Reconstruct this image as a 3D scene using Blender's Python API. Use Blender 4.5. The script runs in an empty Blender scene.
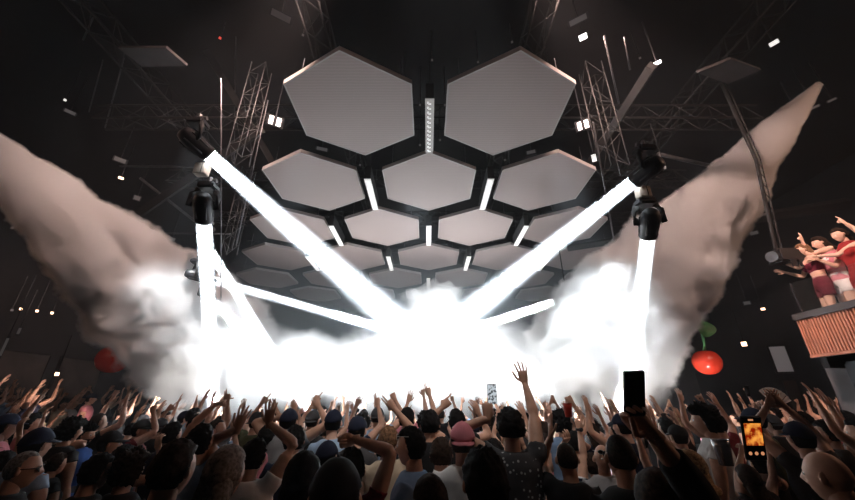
import bpy, bmesh, math, random
from mathutils import Vector as V, Matrix, noise, Euler
PI = math.pi
R_ = math.radians
# ------------------------------------------------------------------ camera
F = 355.0
TH = R_(23.47)
CZ = 1.9
cT, sT = math.cos(TH), math.sin(TH)
sc = bpy.context.scene
C = sc.collection


def PD(px, py, d):
    """point seen at a pixel of the photograph at view depth d"""
    b = (250 - py) / F
    return V(((px - 427.5) / F * d, d * (cT - b * sT), CZ + b * d * cT + d * sT))


def P(px, py, Y):
    b = (250 - py) / F
    return PD(px, py, Y / (cT - b * sT))


def project(p):
    Y, u = p.y, p.z - CZ
    d = Y * cT + u * sT
    return 427.5 + F * p.x / d, 250 - F * (u * cT - Y * sT) / d


camd = bpy.data.cameras.new('camera')
cam = bpy.data.objects.new('camera', camd)
C.objects.link(cam)
sc.camera = cam
cam.location = (0, 0, CZ)
cam.rotation_euler = (PI / 2 + TH, 0, 0)
camd.sensor_width = 36
camd.lens = 36 * F / 855
camd.clip_start = .05
camd.clip_end = 200
vs = sc.view_settings
vs.view_transform = 'Standard'
vs.look = 'None'
vs.gamma = 1
vs.use_curve_mapping = False
vs.exposure = -0.7
sc.cycles.volume_bounces = 2
sc.cycles.max_bounces = 5
sc.cycles.diffuse_bounces = 3

# ------------------------------------------------------------------ materials
MC = {}


def mat(key, col, rough=.6, metal=0, spec=.5, var=0.0, scale=8, bump=0.0, emit=None, es=0, alpha=None):
    if key in MC:
        return MC[key]
    m = bpy.data.materials.new(key)
    m.use_nodes = True
    nt = m.node_tree
    b = nt.nodes['Principled BSDF']
    b.inputs['Base Color'].default_value = (*col, 1)
    b.inputs['Roughness'].default_value = rough
    b.inputs['Metallic'].default_value = metal
    b.inputs['Specular IOR Level'].default_value = spec
    if emit:
        b.inputs['Emission Color'].default_value = (*emit, 1)
        b.inputs['Emission Strength'].default_value = es
    if var or bump:
        tc = nt.nodes.new('ShaderNodeTexCoord')
        n = nt.nodes.new('ShaderNodeTexNoise')
        n.inputs['Scale'].default_value = scale
        n.inputs['Detail'].default_value = 4
        nt.links.new(tc.outputs['Object'], n.inputs['Vector'])
        if var:
            r = nt.nodes.new('ShaderNodeValToRGB')
            r.color_ramp.elements[0].position = .3
            r.color_ramp.elements[1].position = .7
            r.color_ramp.elements[0].color = (*[max(0, c * (1 - var)) for c in col], 1)
            r.color_ramp.elements[1].color = (*[min(1, c * (1 + var)) for c in col], 1)
            nt.links.new(n.outputs['Fac'], r.inputs['Fac'])
            nt.links.new(r.outputs['Color'], b.inputs['Base Color'])
        if bump:
            bp = nt.nodes.new('ShaderNodeBump')
            bp.inputs['Strength'].default_value = bump
            nt.links.new(n.outputs['Fac'], bp.inputs['Height'])
            nt.links.new(bp.outputs['Normal'], b.inputs['Normal'])
    MC[key] = m
    return m


BLACK = mat('black_metal', (.012, .012, .014), .45, .3)
STEEL = mat('dull_steel', (.09, .09, .095), .4, .8, var=.2)
DARKST = mat('dark_painted_steel', (.0055, .0055, .006), .7, 0, var=.2)
GLASSB = mat('white_tag', (.62, .55, .48), .7, var=.12, scale=14)
LENS = mat('lit_lens', (.9, .9, .9), .3, emit=(.93, .97, 1), es=30)
LAMPW = mat('lit_white_lamp', (.9, .9, .9), .3, emit=(1, .96, .9), es=1.6)
LAMPB = mat('bright_lamp', (.9, .9, .9), .3, emit=(1, .97, .92), es=8)
WARM = mat('warm_lamp', (.9, .6, .4), .3, emit=(1, .6, .38), es=9)
REDL = mat('red_lamp', (.9, .1, .1), .3, emit=(1, .08, .05), es=2)
SKINS = [mat('skin_%d' % i, c, .55, spec=.35, var=.12, scale=14) for i, c in enumerate(
    [(.52, .30, .21), (.60, .36, .26), (.42, .23, .155), (.24, .125, .08), (.66, .42, .32)])]
EYE = mat('eye_white', (.7, .68, .65), .2)
PUPIL = mat('eye_pupil', (.02, .012, .01), .2)
HAIRC = {'black': (.005, .004, .004), 'brown': (.020, .011, .007), 'light brown': (.16, .085, .045),
         'blond': (.42, .28, .15), 'grey': (.20, .19, .18), 'ash blond': (.24, .21, .19)}


def hairm(c):
    return mat('hair_' + c, HAIRC[c], .75, spec=.12, var=.6, scale=70, bump=.8)


CLOTH = {'black': (.012, .012, .013), 'charcoal': (.05, .05, .055), 'white': (.72, .72, .72), 'grey': (.25, .25, .26),
         'navy': (.012, .016, .035), 'denim blue': (.15, .23, .36), 'dark red': (.16, .015, .02), 'red': (.26, .02, .02),
         'pink': (.55, .20, .24), 'beige': (.42, .34, .25), 'blue': (.03, .08, .26), 'maroon': (.13, .015, .03),
         'olive': (.08, .09, .04), 'light blue': (.32, .45, .62), 'cream': (.65, .58, .46)}


def clothm(c, kind='cloth'):
    if kind == 'speckled':
        k = 'speckled_' + c
        if k in MC:
            return MC[k]
        m = mat(k, CLOTH[c], .9, spec=.2)
        nt = m.node_tree
        tc = nt.nodes.new('ShaderNodeTexCoord')
        v = nt.nodes.new('ShaderNodeTexVoronoi')
        v.inputs['Scale'].default_value = 26
        r = nt.nodes.new('ShaderNodeValToRGB')
        r.color_ramp.elements[0].position = .18
        r.color_ramp.elements[0].color = (.4, .42, .42, 1)
        r.color_ramp.elements[1].position = .25
        r.color_ramp.elements[1].color = (*CLOTH[c], 1)
        nt.links.new(tc.outputs['Object'], v.inputs['Vector'])
        nt.links.new(v.outputs['Distance'], r.inputs['Fac'])
        nt.links.new(r.outputs['Color'], nt.nodes['Principled BSDF'].inputs['Base Color'])
        return m
    if kind == 'striped':
        k = 'striped_' + c
        if k in MC:
            return MC[k]
        m = mat(k, CLOTH[c], .9, spec=.2)
        nt = m.node_tree
        tc = nt.nodes.new('ShaderNodeTexCoord')
        v = nt.nodes.new('ShaderNodeTexWave')
        v.bands_direction = 'Z'
        v.inputs['Scale'].default_value = 7
        r = nt.nodes.new('ShaderNodeValToRGB')
        r.color_ramp.elements[0].position = .5
        r.color_ramp.elements[0].color = (.7, .72, .75, 1)
        r.color_ramp.elements[1].position = .55
        r.color_ramp.elements[1].color = (*CLOTH[c], 1)
        nt.links.new(tc.outputs['Object'], v.inputs['Vector'])
        nt.links.new(v.outputs['Fac'], r.inputs['Fac'])
        nt.links.new(r.outputs['Color'], nt.nodes['Principled BSDF'].inputs['Base Color'])
        return m
    return mat('cloth_' + c, CLOTH[c], .9, spec=.2, var=.15, scale=9, bump=.15)


# ------------------------------------------------------------------ mesh helpers
def link(name, bm, m, parent=None, smooth=False, loc=None):
    me = bpy.data.meshes.new(name)
    bmesh.ops.recalc_face_normals(bm, faces=bm.faces[:])
    bm.to_mesh(me)
    bm.free()
    for x in (m if isinstance(m, (list, tuple)) else [m]):
        me.materials.append(x)
    if smooth:
        for p in me.polygons:
            p.use_smooth = True
    o = bpy.data.objects.new(name, me)
    C.objects.link(o)
    if parent:
        o.parent = parent
    if loc is not None:
        o.location = loc
    return o


def tag(o, label=None, cat=None, group=None, kind=None):
    if label:
        o['label'] = label
    if cat:
        o['category'] = cat
    if group:
        o['group'] = group
    if kind:
        o['kind'] = kind
    return o


def empty(name, loc, label, cat, group=None, rot=None):
    o = bpy.data.objects.new(name, None)
    o.empty_display_size = .1
    C.objects.link(o)
    o.location = loc
    if rot is not None:
        o.rotation_euler = rot
    return tag(o, label, cat, group)


def box(bm, c, s, M=None, bev=0):
    r = bmesh.ops.create_cube(bm, size=1)
    vs_ = r['verts']
    for v in vs_:
        v.co = V((v.co.x * s[0], v.co.y * s[1], v.co.z * s[2]))
    if bev:
        es = list({e for v in vs_ for e in v.link_edges})
        rb = bmesh.ops.bevel(bm, geom=es, offset=bev, segments=2, affect='EDGES')
        vs_ = list({v for f in rb['faces'] for v in f.verts} | {v for v in vs_ if v.is_valid})
    for v in vs_:
        v.co += V(c)
        if M is not None:
            v.co = M @ v.co
    return vs_


def frame(d, up=None):
    """orthonormal pair perpendicular to d"""
    d = d.normalized()
    u = up if up is not None else (V((0, 0, 1)) if abs(d.z) < .9 else V((0, 1, 0)))
    a = u - d * u.dot(d)
    if a.length < 1e-4:
        a = V((1, 0, 0)) - d * d.x
    a.normalize()
    return d.cross(a), a


def tube(bm, pts, rad, n=8, up=None, caps=True, mi=0):
    """lofted tube; rad items are r or (r_side, r_up)"""
    rings = []
    pts = [V(p) for p in pts]
    for i, p in enumerate(pts):
        if i == 0:
            d = pts[1] - p
        elif i == len(pts) - 1:
            d = p - pts[i - 1]
        else:
            d = (pts[i + 1] - p).normalized() + (p - pts[i - 1]).normalized()
        s_, a_ = frame(d, up)
        r = rad[i] if isinstance(rad, (list, tuple)) else rad
        ra, rb = r if isinstance(r, tuple) else (r, r)
        rings.append([bm.verts.new(p + s_ * (ra * math.cos(2 * PI * k / n)) + a_ * (rb * math.sin(2 * PI * k / n))) for k in range(n)])
    for i in range(len(rings) - 1):
        for k in range(n):
            f = bm.faces.new((rings[i][k], rings[i][(k + 1) % n], rings[i + 1][(k + 1) % n], rings[i + 1][k]))
            f.material_index = mi
    if caps:
        for rg in (rings[0], rings[-1]):
            f = bm.faces.new(rg)
            f.material_index = mi
    return rings


def ellipsoid(bm, c, r, n=12, m=8, M=None, mi=0):
    c = V(c)
    T = M if M is not None else Matrix.Identity(3)
    rows = []
    for j in range(1, m):
        t = PI * j / m
        rows.append([bm.verts.new(c + T @ V((r[0] * math.sin(t) * math.cos(2 * PI * k / n), r[1] * math.sin(t) * math.sin(2 * PI * k / n), r[2] * math.cos(t)))) for k in range(n)])
    a = bm.verts.new(c + T @ V((0, 0, r[2])))
    b = bm.verts.new(c - T @ V((0, 0, r[2])))
    fs = []
    for j in range(len(rows) - 1):
        for k in range(n):
            fs.append(bm.faces.new((rows[j][k], rows[j + 1][k], rows[j + 1][(k + 1) % n], rows[j][(k + 1) % n])))
    for k in range(n):
        fs.append(bm.faces.new((a, rows[0][k], rows[0][(k + 1) % n])))
        fs.append(bm.faces.new((b, rows[-1][(k + 1) % n], rows[-1][k])))
    for f in fs:
        f.material_index = mi


def remesh(bm, vox, smooth=2):
    """one continuous skin from overlapping closed volumes"""
    bmesh.ops.recalc_face_normals(bm, faces=bm.faces[:])
    me = bpy.data.meshes.new('tmp')
    bm.to_mesh(me)
    bm.free()
    o = bpy.data.objects.new('tmp', me)
    C.objects.link(o)
    md = o.modifiers.new('r', 'REMESH')
    md.mode = 'VOXEL'
    md.voxel_size = vox
    if smooth:
        ms = o.modifiers.new('s', 'SMOOTH')
        ms.iterations = smooth
        ms.factor = .5
    dg = bpy.context.evaluated_depsgraph_get()
    m2 = bpy.data.meshes.new_from_object(o.evaluated_get(dg))
    bpy.data.objects.remove(o)
    bpy.data.meshes.remove(me)
    nb = bmesh.new()
    nb.from_mesh(m2)
    bpy.data.meshes.remove(m2)
    return nb


# ------------------------------------------------------------------ people
def hp(x, y, z, g=0):
    X, Y, Z = .075 * x, .097 * y, .118 * z
    if z < 0:
        X *= 1 - .30 * (-z) ** 1.7
        if y < 0:
            Y *= 1 - .45 * min(1, -z * 1.2)
        else:
            Y *= 1 - .06 * (-z)
    else:
        X *= 1 + .05 * (1 - abs(z))
    if y > 0:
        Y += .024 * math.exp(-(x / .15) ** 2 - ((z + .16) / .16) ** 2) + .008 * math.exp(-(x / .12) ** 2 - ((z - .02) / .16) ** 2)
        Y -= .011 * math.exp(-((abs(x) - .37) / .15) ** 2 - ((z - .06) / .11) ** 2)
        Y += .004 * math.exp(-(x / .5) ** 2 - ((z - .26) / .09) ** 2)
        Y += .006 * math.exp(-(x / .26) ** 2 - ((z + .47) / .045) ** 2) + .006 * math.exp(-(x / .24) ** 2 - ((z + .58) / .045) ** 2)
        Y += .012 * math.exp(-(x / .34) ** 2 - ((z + .84) / .14) ** 2)
    return V((X, Y, Z))


def sphere_fn(bm, fn, T, n=32, m=24, mi=0):
    rows = []
    for j in range(1, m):
        t = PI * j / m
        rows.append([bm.verts.new(T @ fn(math.sin(t) * math.cos(2 * PI * k / n), math.sin(t) * math.sin(2 * PI * k / n), math.cos(t))) for k in range(n)])
    a = bm.verts.new(T @ fn(0, 0, 1))
    b = bm.verts.new(T @ fn(0, 0, -1))
    for j in range(len(rows) - 1):
        for k in range(n):
            bm.faces.new((rows[j][k], rows[j + 1][k], rows[j + 1][(k + 1) % n], rows[j][(k + 1) % n])).material_index = mi
    for k in range(n):
        bm.faces.new((a, rows[0][k], rows[0][(k + 1) % n])).material_index = mi
        bm.faces.new((b, rows[-1][(k + 1) % n], rows[-1][k])).material_index = mi


def smst(x):
    x = max(0, min(1, x))
    return x * x * (3 - 2 * x)


def hand(bm, w, u, nrm, side, pose, s=1.0):
    """w wrist, u along the fingers, nrm palm normal, side +1/-1 side of the thumb"""
    u = u.normalized()
    nrm = (nrm - u * nrm.dot(u))
    if nrm.length < 1e-3:
        nrm = frame(u)[1]
    nrm.normalize()
    t = u.cross(nrm) * side      # towards the thumb
    q = lambda a, b, c: w + (t * a + u * b + nrm * c) * s
    tube(bm, [q(0, -.035, 0), q(0, 0, 0), q(.002, .03, 0), q(.002, .062, 0), q(0, .09, 0), q(0, .098, 0)],
         [(.026 * s, .021 * s), (.027 * s, .019 * s), (.036 * s, .017 * s), (.041 * s, .015 * s), (.040 * s, .012 * s), (.034 * s, .007 * s)], 10, up=nrm)
    curl = {'open': (6, 10, 8), 'relaxed': (22, 28, 18), 'fist': (78, 95, 60), 'hold': (40, 55, 35), 'point': (78, 95, 60), 'horns': (80, 95, 60), 'peace': (80, 95, 60), 'wave': (-8, 12, 10), 'flat': (2, 3, 3)}[pose]
    spread = {'open': 13, 'relaxed': 5, 'wave': 15, 'flat': 3}.get(pose, 2)
    ex = {'point': (0,), 'horns': (0, 3), 'peace': (0, 1)}.get(pose, ())
    L = ((.040, .025, .021), (.045, .029, .022), (.042, .027, .021), (.033, .020, .018))
    for i in range(4):
        a0 = .029 - .0195 * i
        p = q(a0, .082 - .004 * abs(i - 1.3), 0)
        ang = R_((1.5 - i) * spread * .67)
        d0 = (u * math.cos(ang) + t * math.sin(ang))
        c_ = (3, 5, 4) if i in ex else tuple(x * (1 + .12 * (i - 1.5) * (1 if pose != 'flat' else 0)) for x in curl)
        pts = [p - d0 * .012 * s, p]
        rr = [.0085 * s, .0098 * s]
        acc = 0
        r0 = .0093 if i < 3 else .0080
        for k in range(3):
            acc += R_(c_[k])
            d = d0 * math.cos(acc) + nrm * math.sin(acc)
            p = p + d * L[i][k] * s
            pts.append(p)
            rr.append((r0 - .0010 * (k + 1)) * s)
        pts.append(p + d * .006 * s)
        rr.append(.0035 * s)
        tube(bm, pts, rr, 7, up=t)
    # thumb
    inn = {'fist': .9, 'hold': .75, 'point': .8, 'horns': .8, 'peace': .8, 'relaxed': .3}.get(pose, .12)
    d1 = (t * (.78 - .35 * inn) + u * .62 + nrm * (.15 + inn * .6)).normalized()
    d2 = (d1 + u * .45 - t * (.25 + .9 * inn) + nrm * .2 * inn).normalized()
    p0 = q(.022, .018, .002)
    p1 = p0 + d1 * .045 * s
    p2 = p1 + d2 * .033 * s
    p3 = p2 + (d2 + u * .2 * (1 - inn)).normalized() * .027 * s
    tube(bm, [p0, p0 + d1 * .02 * s, p1, p2, p3, p3 + d2 * .005 * s], [.014 * s, .0135 * s, .0115 * s, .0105 * s, .0085 * s, .004 * s], 8, up=nrm)


def ik(S, T, l1, l2, pole):
    d = T - S
    L = d.length
    mx = (l1 + l2) * .992
    if L > mx:
        T = S + d * (mx / L)
        d = T - S
        L = mx
    if L < abs(l1 - l2) + .03:
        L = abs(l1 - l2) + .03
        d = d.normalized() * L
        T = S + d
    a = (l1 * l1 - l2 * l2 + L * L) / (2 * L)
    h = math.sqrt(max(0, l1 * l1 - a * a))
    e = d.normalized()
    p = pole - e * pole.dot(e)
    if p.length < 1e-4:
        p = frame(e)[0]
    p.normalize()
    return S + e * a + p * h, T


def person(label, pos, height, yaw=0, skin=0, hair='short', hcol='black', shirt='black', sleeve='short', shirtkind='cloth',
           trouser='charcoal', arms=None, woman=False, head=(0, 0), lean=(0, 0), vox=.015, glasses=None, beard=False, bulk=1.0, cap='black', cat='person', group=None, lowleg=True, skirt=False):
    """pos = feet; height = top of the head; arms: {'l'|'r': (target, hand pose, palm normal, pole)} in world space"""
    s = height / 1.76
    root = empty('person', pos, label, cat, group, (0, 0, yaw))
    RI = Matrix.Rotation(-yaw, 3, 'Z')
    loc = lambda w: (RI @ (V(w) - V(pos))) / s
    wd = (.92 if woman else 1.07) * bulk
    LZ = lambda z: V((lean[0] * max(0, z - .95), lean[1] * max(0, z - .95), z))   # lean of the trunk
    def at(x, y, z):
        p = LZ(z)
        return V((p.x + x, p.y + y, z))
    # ---- joints
    sh = {}
    arms = arms or {}
    joints = {}
    for sd, sg in (('l', -1), ('r', 1)):
        a = arms.get(sd)
        up_ = 0
        if a is not None:
            T = loc(a[0])
            up_ = max(0, min(1, (T.z - 1.35) / .35))
        S = at(sg * (.178 - .018 * up_) * wd, 0, 1.408 + .062 * up_)
        if a is None:
            T = at(sg * .24, .10, .86)
            E_, W_ = ik(S, T, .285, .255, V((sg * .5, -1, -.2)))
            joints[sd] = (S, E_, W_, 'relaxed', V((-sg, 0, 0)), up_)
        else:
            pole = (RI @ V(a[3])) if len(a) > 3 and a[3] is not None else V((sg * .8, -.2, -.8))
            T2 = T - (T - S).normalized() * .07
            E_, W_ = ik(S, T2, .285, .26, pole)
            joints[sd] = (S, E_, W_, a[1], (RI @ V(a[2])) if a[2] is not None else V((0, 1, 0)), up_)
        sh[sd] = S
    # ---- body
    def torso(bm, k=0, top=1.47, bottom=.86):
        zz = [(.84, .13, .10), (.90, .165, .115), (.97, .165, .11), (1.07, .142 if not woman else .125, .098), (1.18, .152 if not woman else .135, .108), (1.28, .168, .118), (1.36, .172, .112), (1.42, .165, .095), (1.46, .125, .080), (1.495, .078, .066)]
        zz = [q for q in zz if bottom - .001 <= q[0] <= top + .001]
        tube(bm, [at(0, -.01 + (.012 if 1.2 < z < 1.4 else 0), z) for z, a_, b_ in zz], [(a_ * wd + k, b_ * wd + k) for z, a_, b_ in zz], 20, up=V((0, 1, 0)))
        if woman:
            for sg in (-1, 1):
                ellipsoid(bm, at(sg * .075, .085, 1.28), (.055 + k, .05 + k, .055 + k), 10, 8)
    def arm(bm, sd, k=0, f0=0, f1=1.0):
        S, E_, W_, _, _, up_ = joints[sd]
        sg = -1 if sd == 'l' else 1
        prof = [(0, .056), (.12, .058), (.35, .050), (.5, .043), (.54, .040), (.62, .043), (.8, .035), (1.0, .0265)]
        pts, rr = [], []
        ns = S + V((-sg * .055, 0, -.035 - .02 * (1 - up_)))
        pts.append(ns)
        rr.append(.060 * wd + k)
        for t, r in prof:
            if t > f1 + 1e-6:
                break
            p = S.lerp(E_, t / .52) if t <= .52 else E_.lerp(W_, (t - .52) / .48)
            pts.append(p)
            rr.append(r * (.86 if woman else 1) * (.5 + .5 * bulk) + k * (1 if t < .1 or k == 0 else 1.35))
        tube(bm, pts, rr, 12)
        return pts[-1]
    hips = {'l': at(-.088, 0, .90), 'r': at(.088, 0, .90)}
    foot = {'l': V((-.11, .0, .07)), 'r': V((.11, .03, .07))}
    def leg(bm, sd, k=0, low=.07):
        h0, f0_ = hips[sd], foot[sd]
        kn = h0.lerp(f0_, .5) + V((0, .03, 0))
        pts = [h0 + V((0, 0, .02)), h0.lerp(kn, .35), kn, kn.lerp(f0_, .3) + V((0, -.015, 0)), f0_ + V((0, 0, .10)), f0_]
        rr = [.086 * wd, .078 * wd, .054, .056, .038, .036]
        rr = [r + k * (1 if i < 3 else 1.6) for i, r in enumerate(rr)]
        tube(bm, pts, rr, 12)
    bm = bmesh.new()
    torso(bm)
    HC = at(0, .015, 1.632)
    HR = Euler((R_(head[0]), 0, R_(head[1]))).to_matrix()
    piv = at(0, -.01, 1.53)
    Mh = Matrix.Translation(piv) @ HR.to_4x4() @ Matrix.Translation(HC - piv)
    tube(bm, [at(0, -.02, 1.43), at(0, -.015, 1.50), Mh @ V((0, -.02, -.07)), Mh @ V((0, -.012, -.02))], [.066 * wd, .054 * wd, .053 * wd, .05], 14)
    for sd in 'lr':
        arm(bm, sd)
        leg(bm, sd)
        f_ = foot[sd]
        tube(bm, [f_ + V((0, -.04, -.02)), f_ + V((0, .06, -.035)), f_ + V((0, .15, -.045))], [.035, .036, .02], 8)
    bm = remesh(bm, vox, 2)
    sphere_fn(bm, hp, Mh)
    for sg in (-1, 1):
        Te = Mh.to_3x3()
        tube(bm, [Mh @ V((sg * .070, .002, .0)), Mh @ V((sg * .083, -.008, .002)), Mh @ V((sg * .086, -.012, .003))], [(.026, .014), (.031, .018), (.024, .013)], 10, up=Te @ V((0, 1, 0)))
        ellipsoid(bm, Mh @ V((sg * .029, .0795, .008)), (.0125, .0125, .0105), 8, 6, mi=1)
        ellipsoid(bm, Mh @ V((sg * .029, .0885, .008)), (.005, .005, .005), 6, 4, mi=2)
    for sd, sg in (('l', -1), ('r', 1)):
        S, E_, W_, hpz, nr, up_ = joints[sd]
        u = (W_ - E_).normalized()
        if arms.get(sd) is not None and len(arms[sd]) > 4 and arms[sd][4] is not None:
            u = (RI @ V(arms[sd][4])).normalized()
        # thumb towards the head when the palm faces forward
        side = 1 if (u.cross(nr)).dot(V((-sg, 0, 0))) > 0 else -1
        hand(bm, W_, u, nr, side, hpz, .92 if woman else 1.02)
    for v in bm.verts:
        v.co *= s
    root['wr'] = [list(root.location + (Matrix.Rotation(yaw, 3, 'Z') @ (joints[q][2] * s))) for q in 'lr'][0]
    body = link('body', bm, [SKINS[skin], EYE, PUPIL], root, True)
    # ---- clothes
    bm = bmesh.new()
    if sleeve == 'crop':
        torso(bm, .010, 1.36, 1.18)
    else:
        torso(bm, .016, 1.495, .86)
    if sleeve not in ('none', 'crop'):
        for sd in 'lr':
            arm(bm, sd, .013, 0, .28 if sleeve == 'short' else .97)
    bm = remesh(bm, vox, 9)
    sd_ = random.random() * 50
    for v in bm.verts:
        v.co += V((noise.noise(v.co * 9 + V((sd_, 0, 0))), noise.noise(v.co * 9 + V((0, sd_, 0))), 0)) * .007
        v.co *= s
    link('shirt' if sleeve not in ('none', 'crop') else 'top', bm, clothm(shirt, shirtkind), root, True)
    bm = bmesh.new()
    torso(bm, .016, 1.07, .84)
    if trouser == 'shorts' or skirt:
        for sd in 'lr':
            h0 = hips[sd]
            tube(bm, [h0, h0.lerp(foot[sd], .22)], [.098, .096], 12)
        tm = clothm(shirt if not isinstance(skirt, str) else skirt)
    else:
        for sd in 'lr':
            leg(bm, sd, .014)
        tm = clothm(trouser)
    bm = remesh(bm, .02, 1)
    for v in bm.verts:
        v.co *= s
    link('shorts' if (trouser == 'shorts' or skirt) else 'trousers', bm, tm, root, True)
    for sd in 'lr':
        bm = bmesh.new()
        f_ = foot[sd]
        tube(bm, [f_ + V((0, -.055, -.005)), f_ + V((0, -.05, -.02)), f_ + V((0, .03, -.02)), f_ + V((0, .12, -.035)), f_ + V((0, .18, -.04))],
             [(.036, .045), (.042, .05), (.045, .05), (.046, .035), (.03, .022)], 10, up=V((0, 0, 1)))
        for v in bm.verts:
            v.co.z = max(v.co.z, 0)
            v.co *= s
        link('shoe', bm, clothm('white' if hcol in ('blond', 'grey') else 'black'), root, True)
    # ---- hair
    hs = random.random() * 90

    def shell(thick, front, side_, back, noiseamp=0, nf=20, fuzz=.25, lin=False):
        def fn(x, y, z):
            zh = front * max(0, y) + back * max(0, -y) + side_ * (1 - abs(y))
            if not lin:
                zh = back + (front - back) * smst((y + .28) / .62) + side_ * .4 * (1 - abs(y))
            t = thick * smst((z - zh) / fuzz + .15) - .012 * (1 - smst((z - zh) / fuzz + .3))
            p = hp(x, min(y, .9) if y > 0 and z > .2 else y, z)
            d = V((x, y, z))
            if t > 0 and noiseamp:
                t *= 1 + noiseamp * noise.noise(d * nf * .2 + V((hs, 0, 0))) + noiseamp * .6 * noise.noise(d * nf * .5 + V((0, hs, 0)))
            return V((.076 * x, .095 * y, .119 * z)).lerp(p, .7) + d * t
        return fn
    HM = hairm(hcol)
    bm = None
    if hair in ('short', 'bun', 'ponytail', 'long', 'bob', 'curly', 'buzz', 'wavy', 'quiff'):
        bm = bmesh.new()
        if hair == 'buzz':
            sphere_fn(bm, shell(.004, .62, .12, -.5), Mh)
        elif hair == 'curly':
            sphere_fn(bm, shell(.036, .42, -.15, -.7, 1.1, 34), Mh, 60, 44)
        elif hair in ('long', 'bob', 'wavy'):
            sphere_fn(bm, shell(.017, .5, -.35, -.9, .25), Mh, 40, 30)
            Lh = {'long': .34, 'wavy': .30, 'bob': .17}[hair]
            pts = [Mh @ V((0, -.035, .03)), Mh @ V((0, -.055, -.06)), Mh @ V((0, -.075, -.12))]
            e = pts[-1]
            n_ = 6
            for i in range(1, n_ + 1):
                pts.append(V((e.x, e.y - .035 - .01 * math.sin(i), e.z - (Lh - .1) * i / n_)))
            rr = [(.080, .055), (.088, .055), (.095, .045)] + [((.098 - .004 * i) * (1 + (.06 * math.sin(i * 2.1) if hair == 'wavy' else 0)), .035 - .003 * i) for i in range(1, n_ + 1)]
            tube(bm, pts, rr, 20, up=V((0, 1, 0)))
            for v in bm.verts:
                v.co += V((noise.noise(v.co * V((60, 60, 6)).x + V((hs, 0, 0))), 0, 0)) * .0025
        elif hair == 'quiff':
            sphere_fn(bm, shell(.026, .45, .15, -.5, .8, 28), Mh, 48, 34)
        else:
            sphere_fn(bm, shell(.017, .5, .0, -.62, .75, 30), Mh, 48, 34)
            if hair == 'bun':
                ellipsoid(bm, Mh @ V((0, -.075, .10)), (.042, .042, .038), 14, 10)
            if hair == 'ponytail':
                ellipsoid(bm, Mh @ V((0, -.105, .05)), (.025, .025, .025))
                b0 = Mh @ V((0, -.11, .05))
                tube(bm, [b0, b0 + V((0, -.04, -.03)), b0 + V((0, -.05, -.12)), b0 + V((0, -.03, -.24)), b0 + V((0, -.02, -.30))], [.016, .026, .03, .022, .006], 10)
    elif hair in ('cap', 'cap_back', 'beanie'):
        bm = bmesh.new()
        sphere_fn(bm, shell(.010, .6, .0, -.6, .2), Mh, 32, 24)
    if bm is not None:
        for v in bm.verts:
            v.co *= s
        hobj = link('hair', bm, HM, root, True)
    if hair in ('cap', 'cap_back', 'beanie'):
        bm = bmesh.new()
        sphere_fn(bm, shell(.019, .34, .22, .02 if hair != 'beanie' else -.2, .03, fuzz=.08, lin=True), Mh, 40, 30)
        if hair != 'beanie':
            sg = 1 if hair == 'cap' else -1
            bz = .042 if hair == 'cap' else .012
            rows = []
            for i in range(5):
                t = i / 4
                row = []
                for k in range(13):
                    a = PI * k / 12
                    r0x, r0y = .084 + .003 * t, .100 + .075 * t * math.sin(a) ** .6
                    row.append((Mh @ V((r0x * math.cos(a), sg * r0y * math.sin(a) if i else sg * .085 * math.sin(a), bz - .018 * t * math.sin(a) - .012 * abs(math.cos(a)) * t))))
                rows.append(row)
            nrm = Mh.to_3x3() @ V((0, 0, .004))
            for off in (0, 1):
                vv = [[bm.verts.new(p + nrm * off) for p in r] for r in rows]
                for i in range(4):
                    for k in range(12):
                        bm.faces.new((vv[i][k], vv[i][k + 1], vv[i + 1][k + 1], vv[i + 1][k]))
                if off == 0:
                    lo = vv[-1]
                else:
                    for k in range(12):
                        bm.faces.new((lo[k], lo[k + 1], vv[-1][k + 1], vv[-1][k]))
            ellipsoid(bm, Mh @ V((0, 0, .138)), (.007, .007, .004), 8, 5)
        for v in bm.verts:
            v.co *= s
        link('beanie' if hair == 'beanie' else 'cap', bm, clothm(cap), root, True)
    if beard:
        bm = bmesh.new()

        def bf(x, y, z):
            t = .009 * smst((-.25 - z) / .2) * smst((y + .35) / .3) * (1 + .5 * noise.noise(V((x, y, z)) * 9)) - .004
            if abs(x) < .22 and -.62 < z < -.44 and y > 0:
                t = -.002
            return hp(x, y, z) + V((x, y, z)) * t
        sphere_fn(bm, bf, Mh)
        for v in bm.verts:
            v.co *= s
        link('beard', bm, HM, root, True)
    if glasses:
        bm = bmesh.new()
        gz, gy = (.008, .100) if glasses != 'forehead' else (.065, .088)
        for sg in (-1, 1):
            c0 = V((sg * .032, gy, gz))
            ring = [Mh @ (c0 + V((.027 * math.cos(2 * PI * k / 14), -.004 * abs(math.cos(2 * PI * k / 14)), .019 * math.sin(2 * PI * k / 14)))) for k in range(15)]
            tube(bm, ring, .0022, 5, caps=False)
            f = bm.faces.new([bm.verts.new(p) for p in ring[:-1]])
            f.material_index = 1
            tube(bm, [Mh @ V((sg * .058, gy - .004, gz + .006)), Mh @ V((sg * .078, .05, gz + .006)), Mh @ V((sg * .084, -.01, gz + .006))], .0025, 5)
        tube(bm, [Mh @ V((-.007, gy, gz + .004)), Mh @ V((.007, gy, gz + .004))], .0022, 5)
        for v in bm.verts:
            v.co *= s
        lens = mat('dark_sunglass', (.01, .01, .012), .08) if glasses != 'clear' else mat('clear_lens', (.08, .08, .09), .05)
        link('glasses', bm, [BLACK if glasses != 'forehead' else mat('white_frame', (.6, .6, .58), .4), lens], root, True)
    root['hidden_attr'] = ''
    del root['hidden_attr']
    root.scale = (1, 1, 1)
    return root


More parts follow.
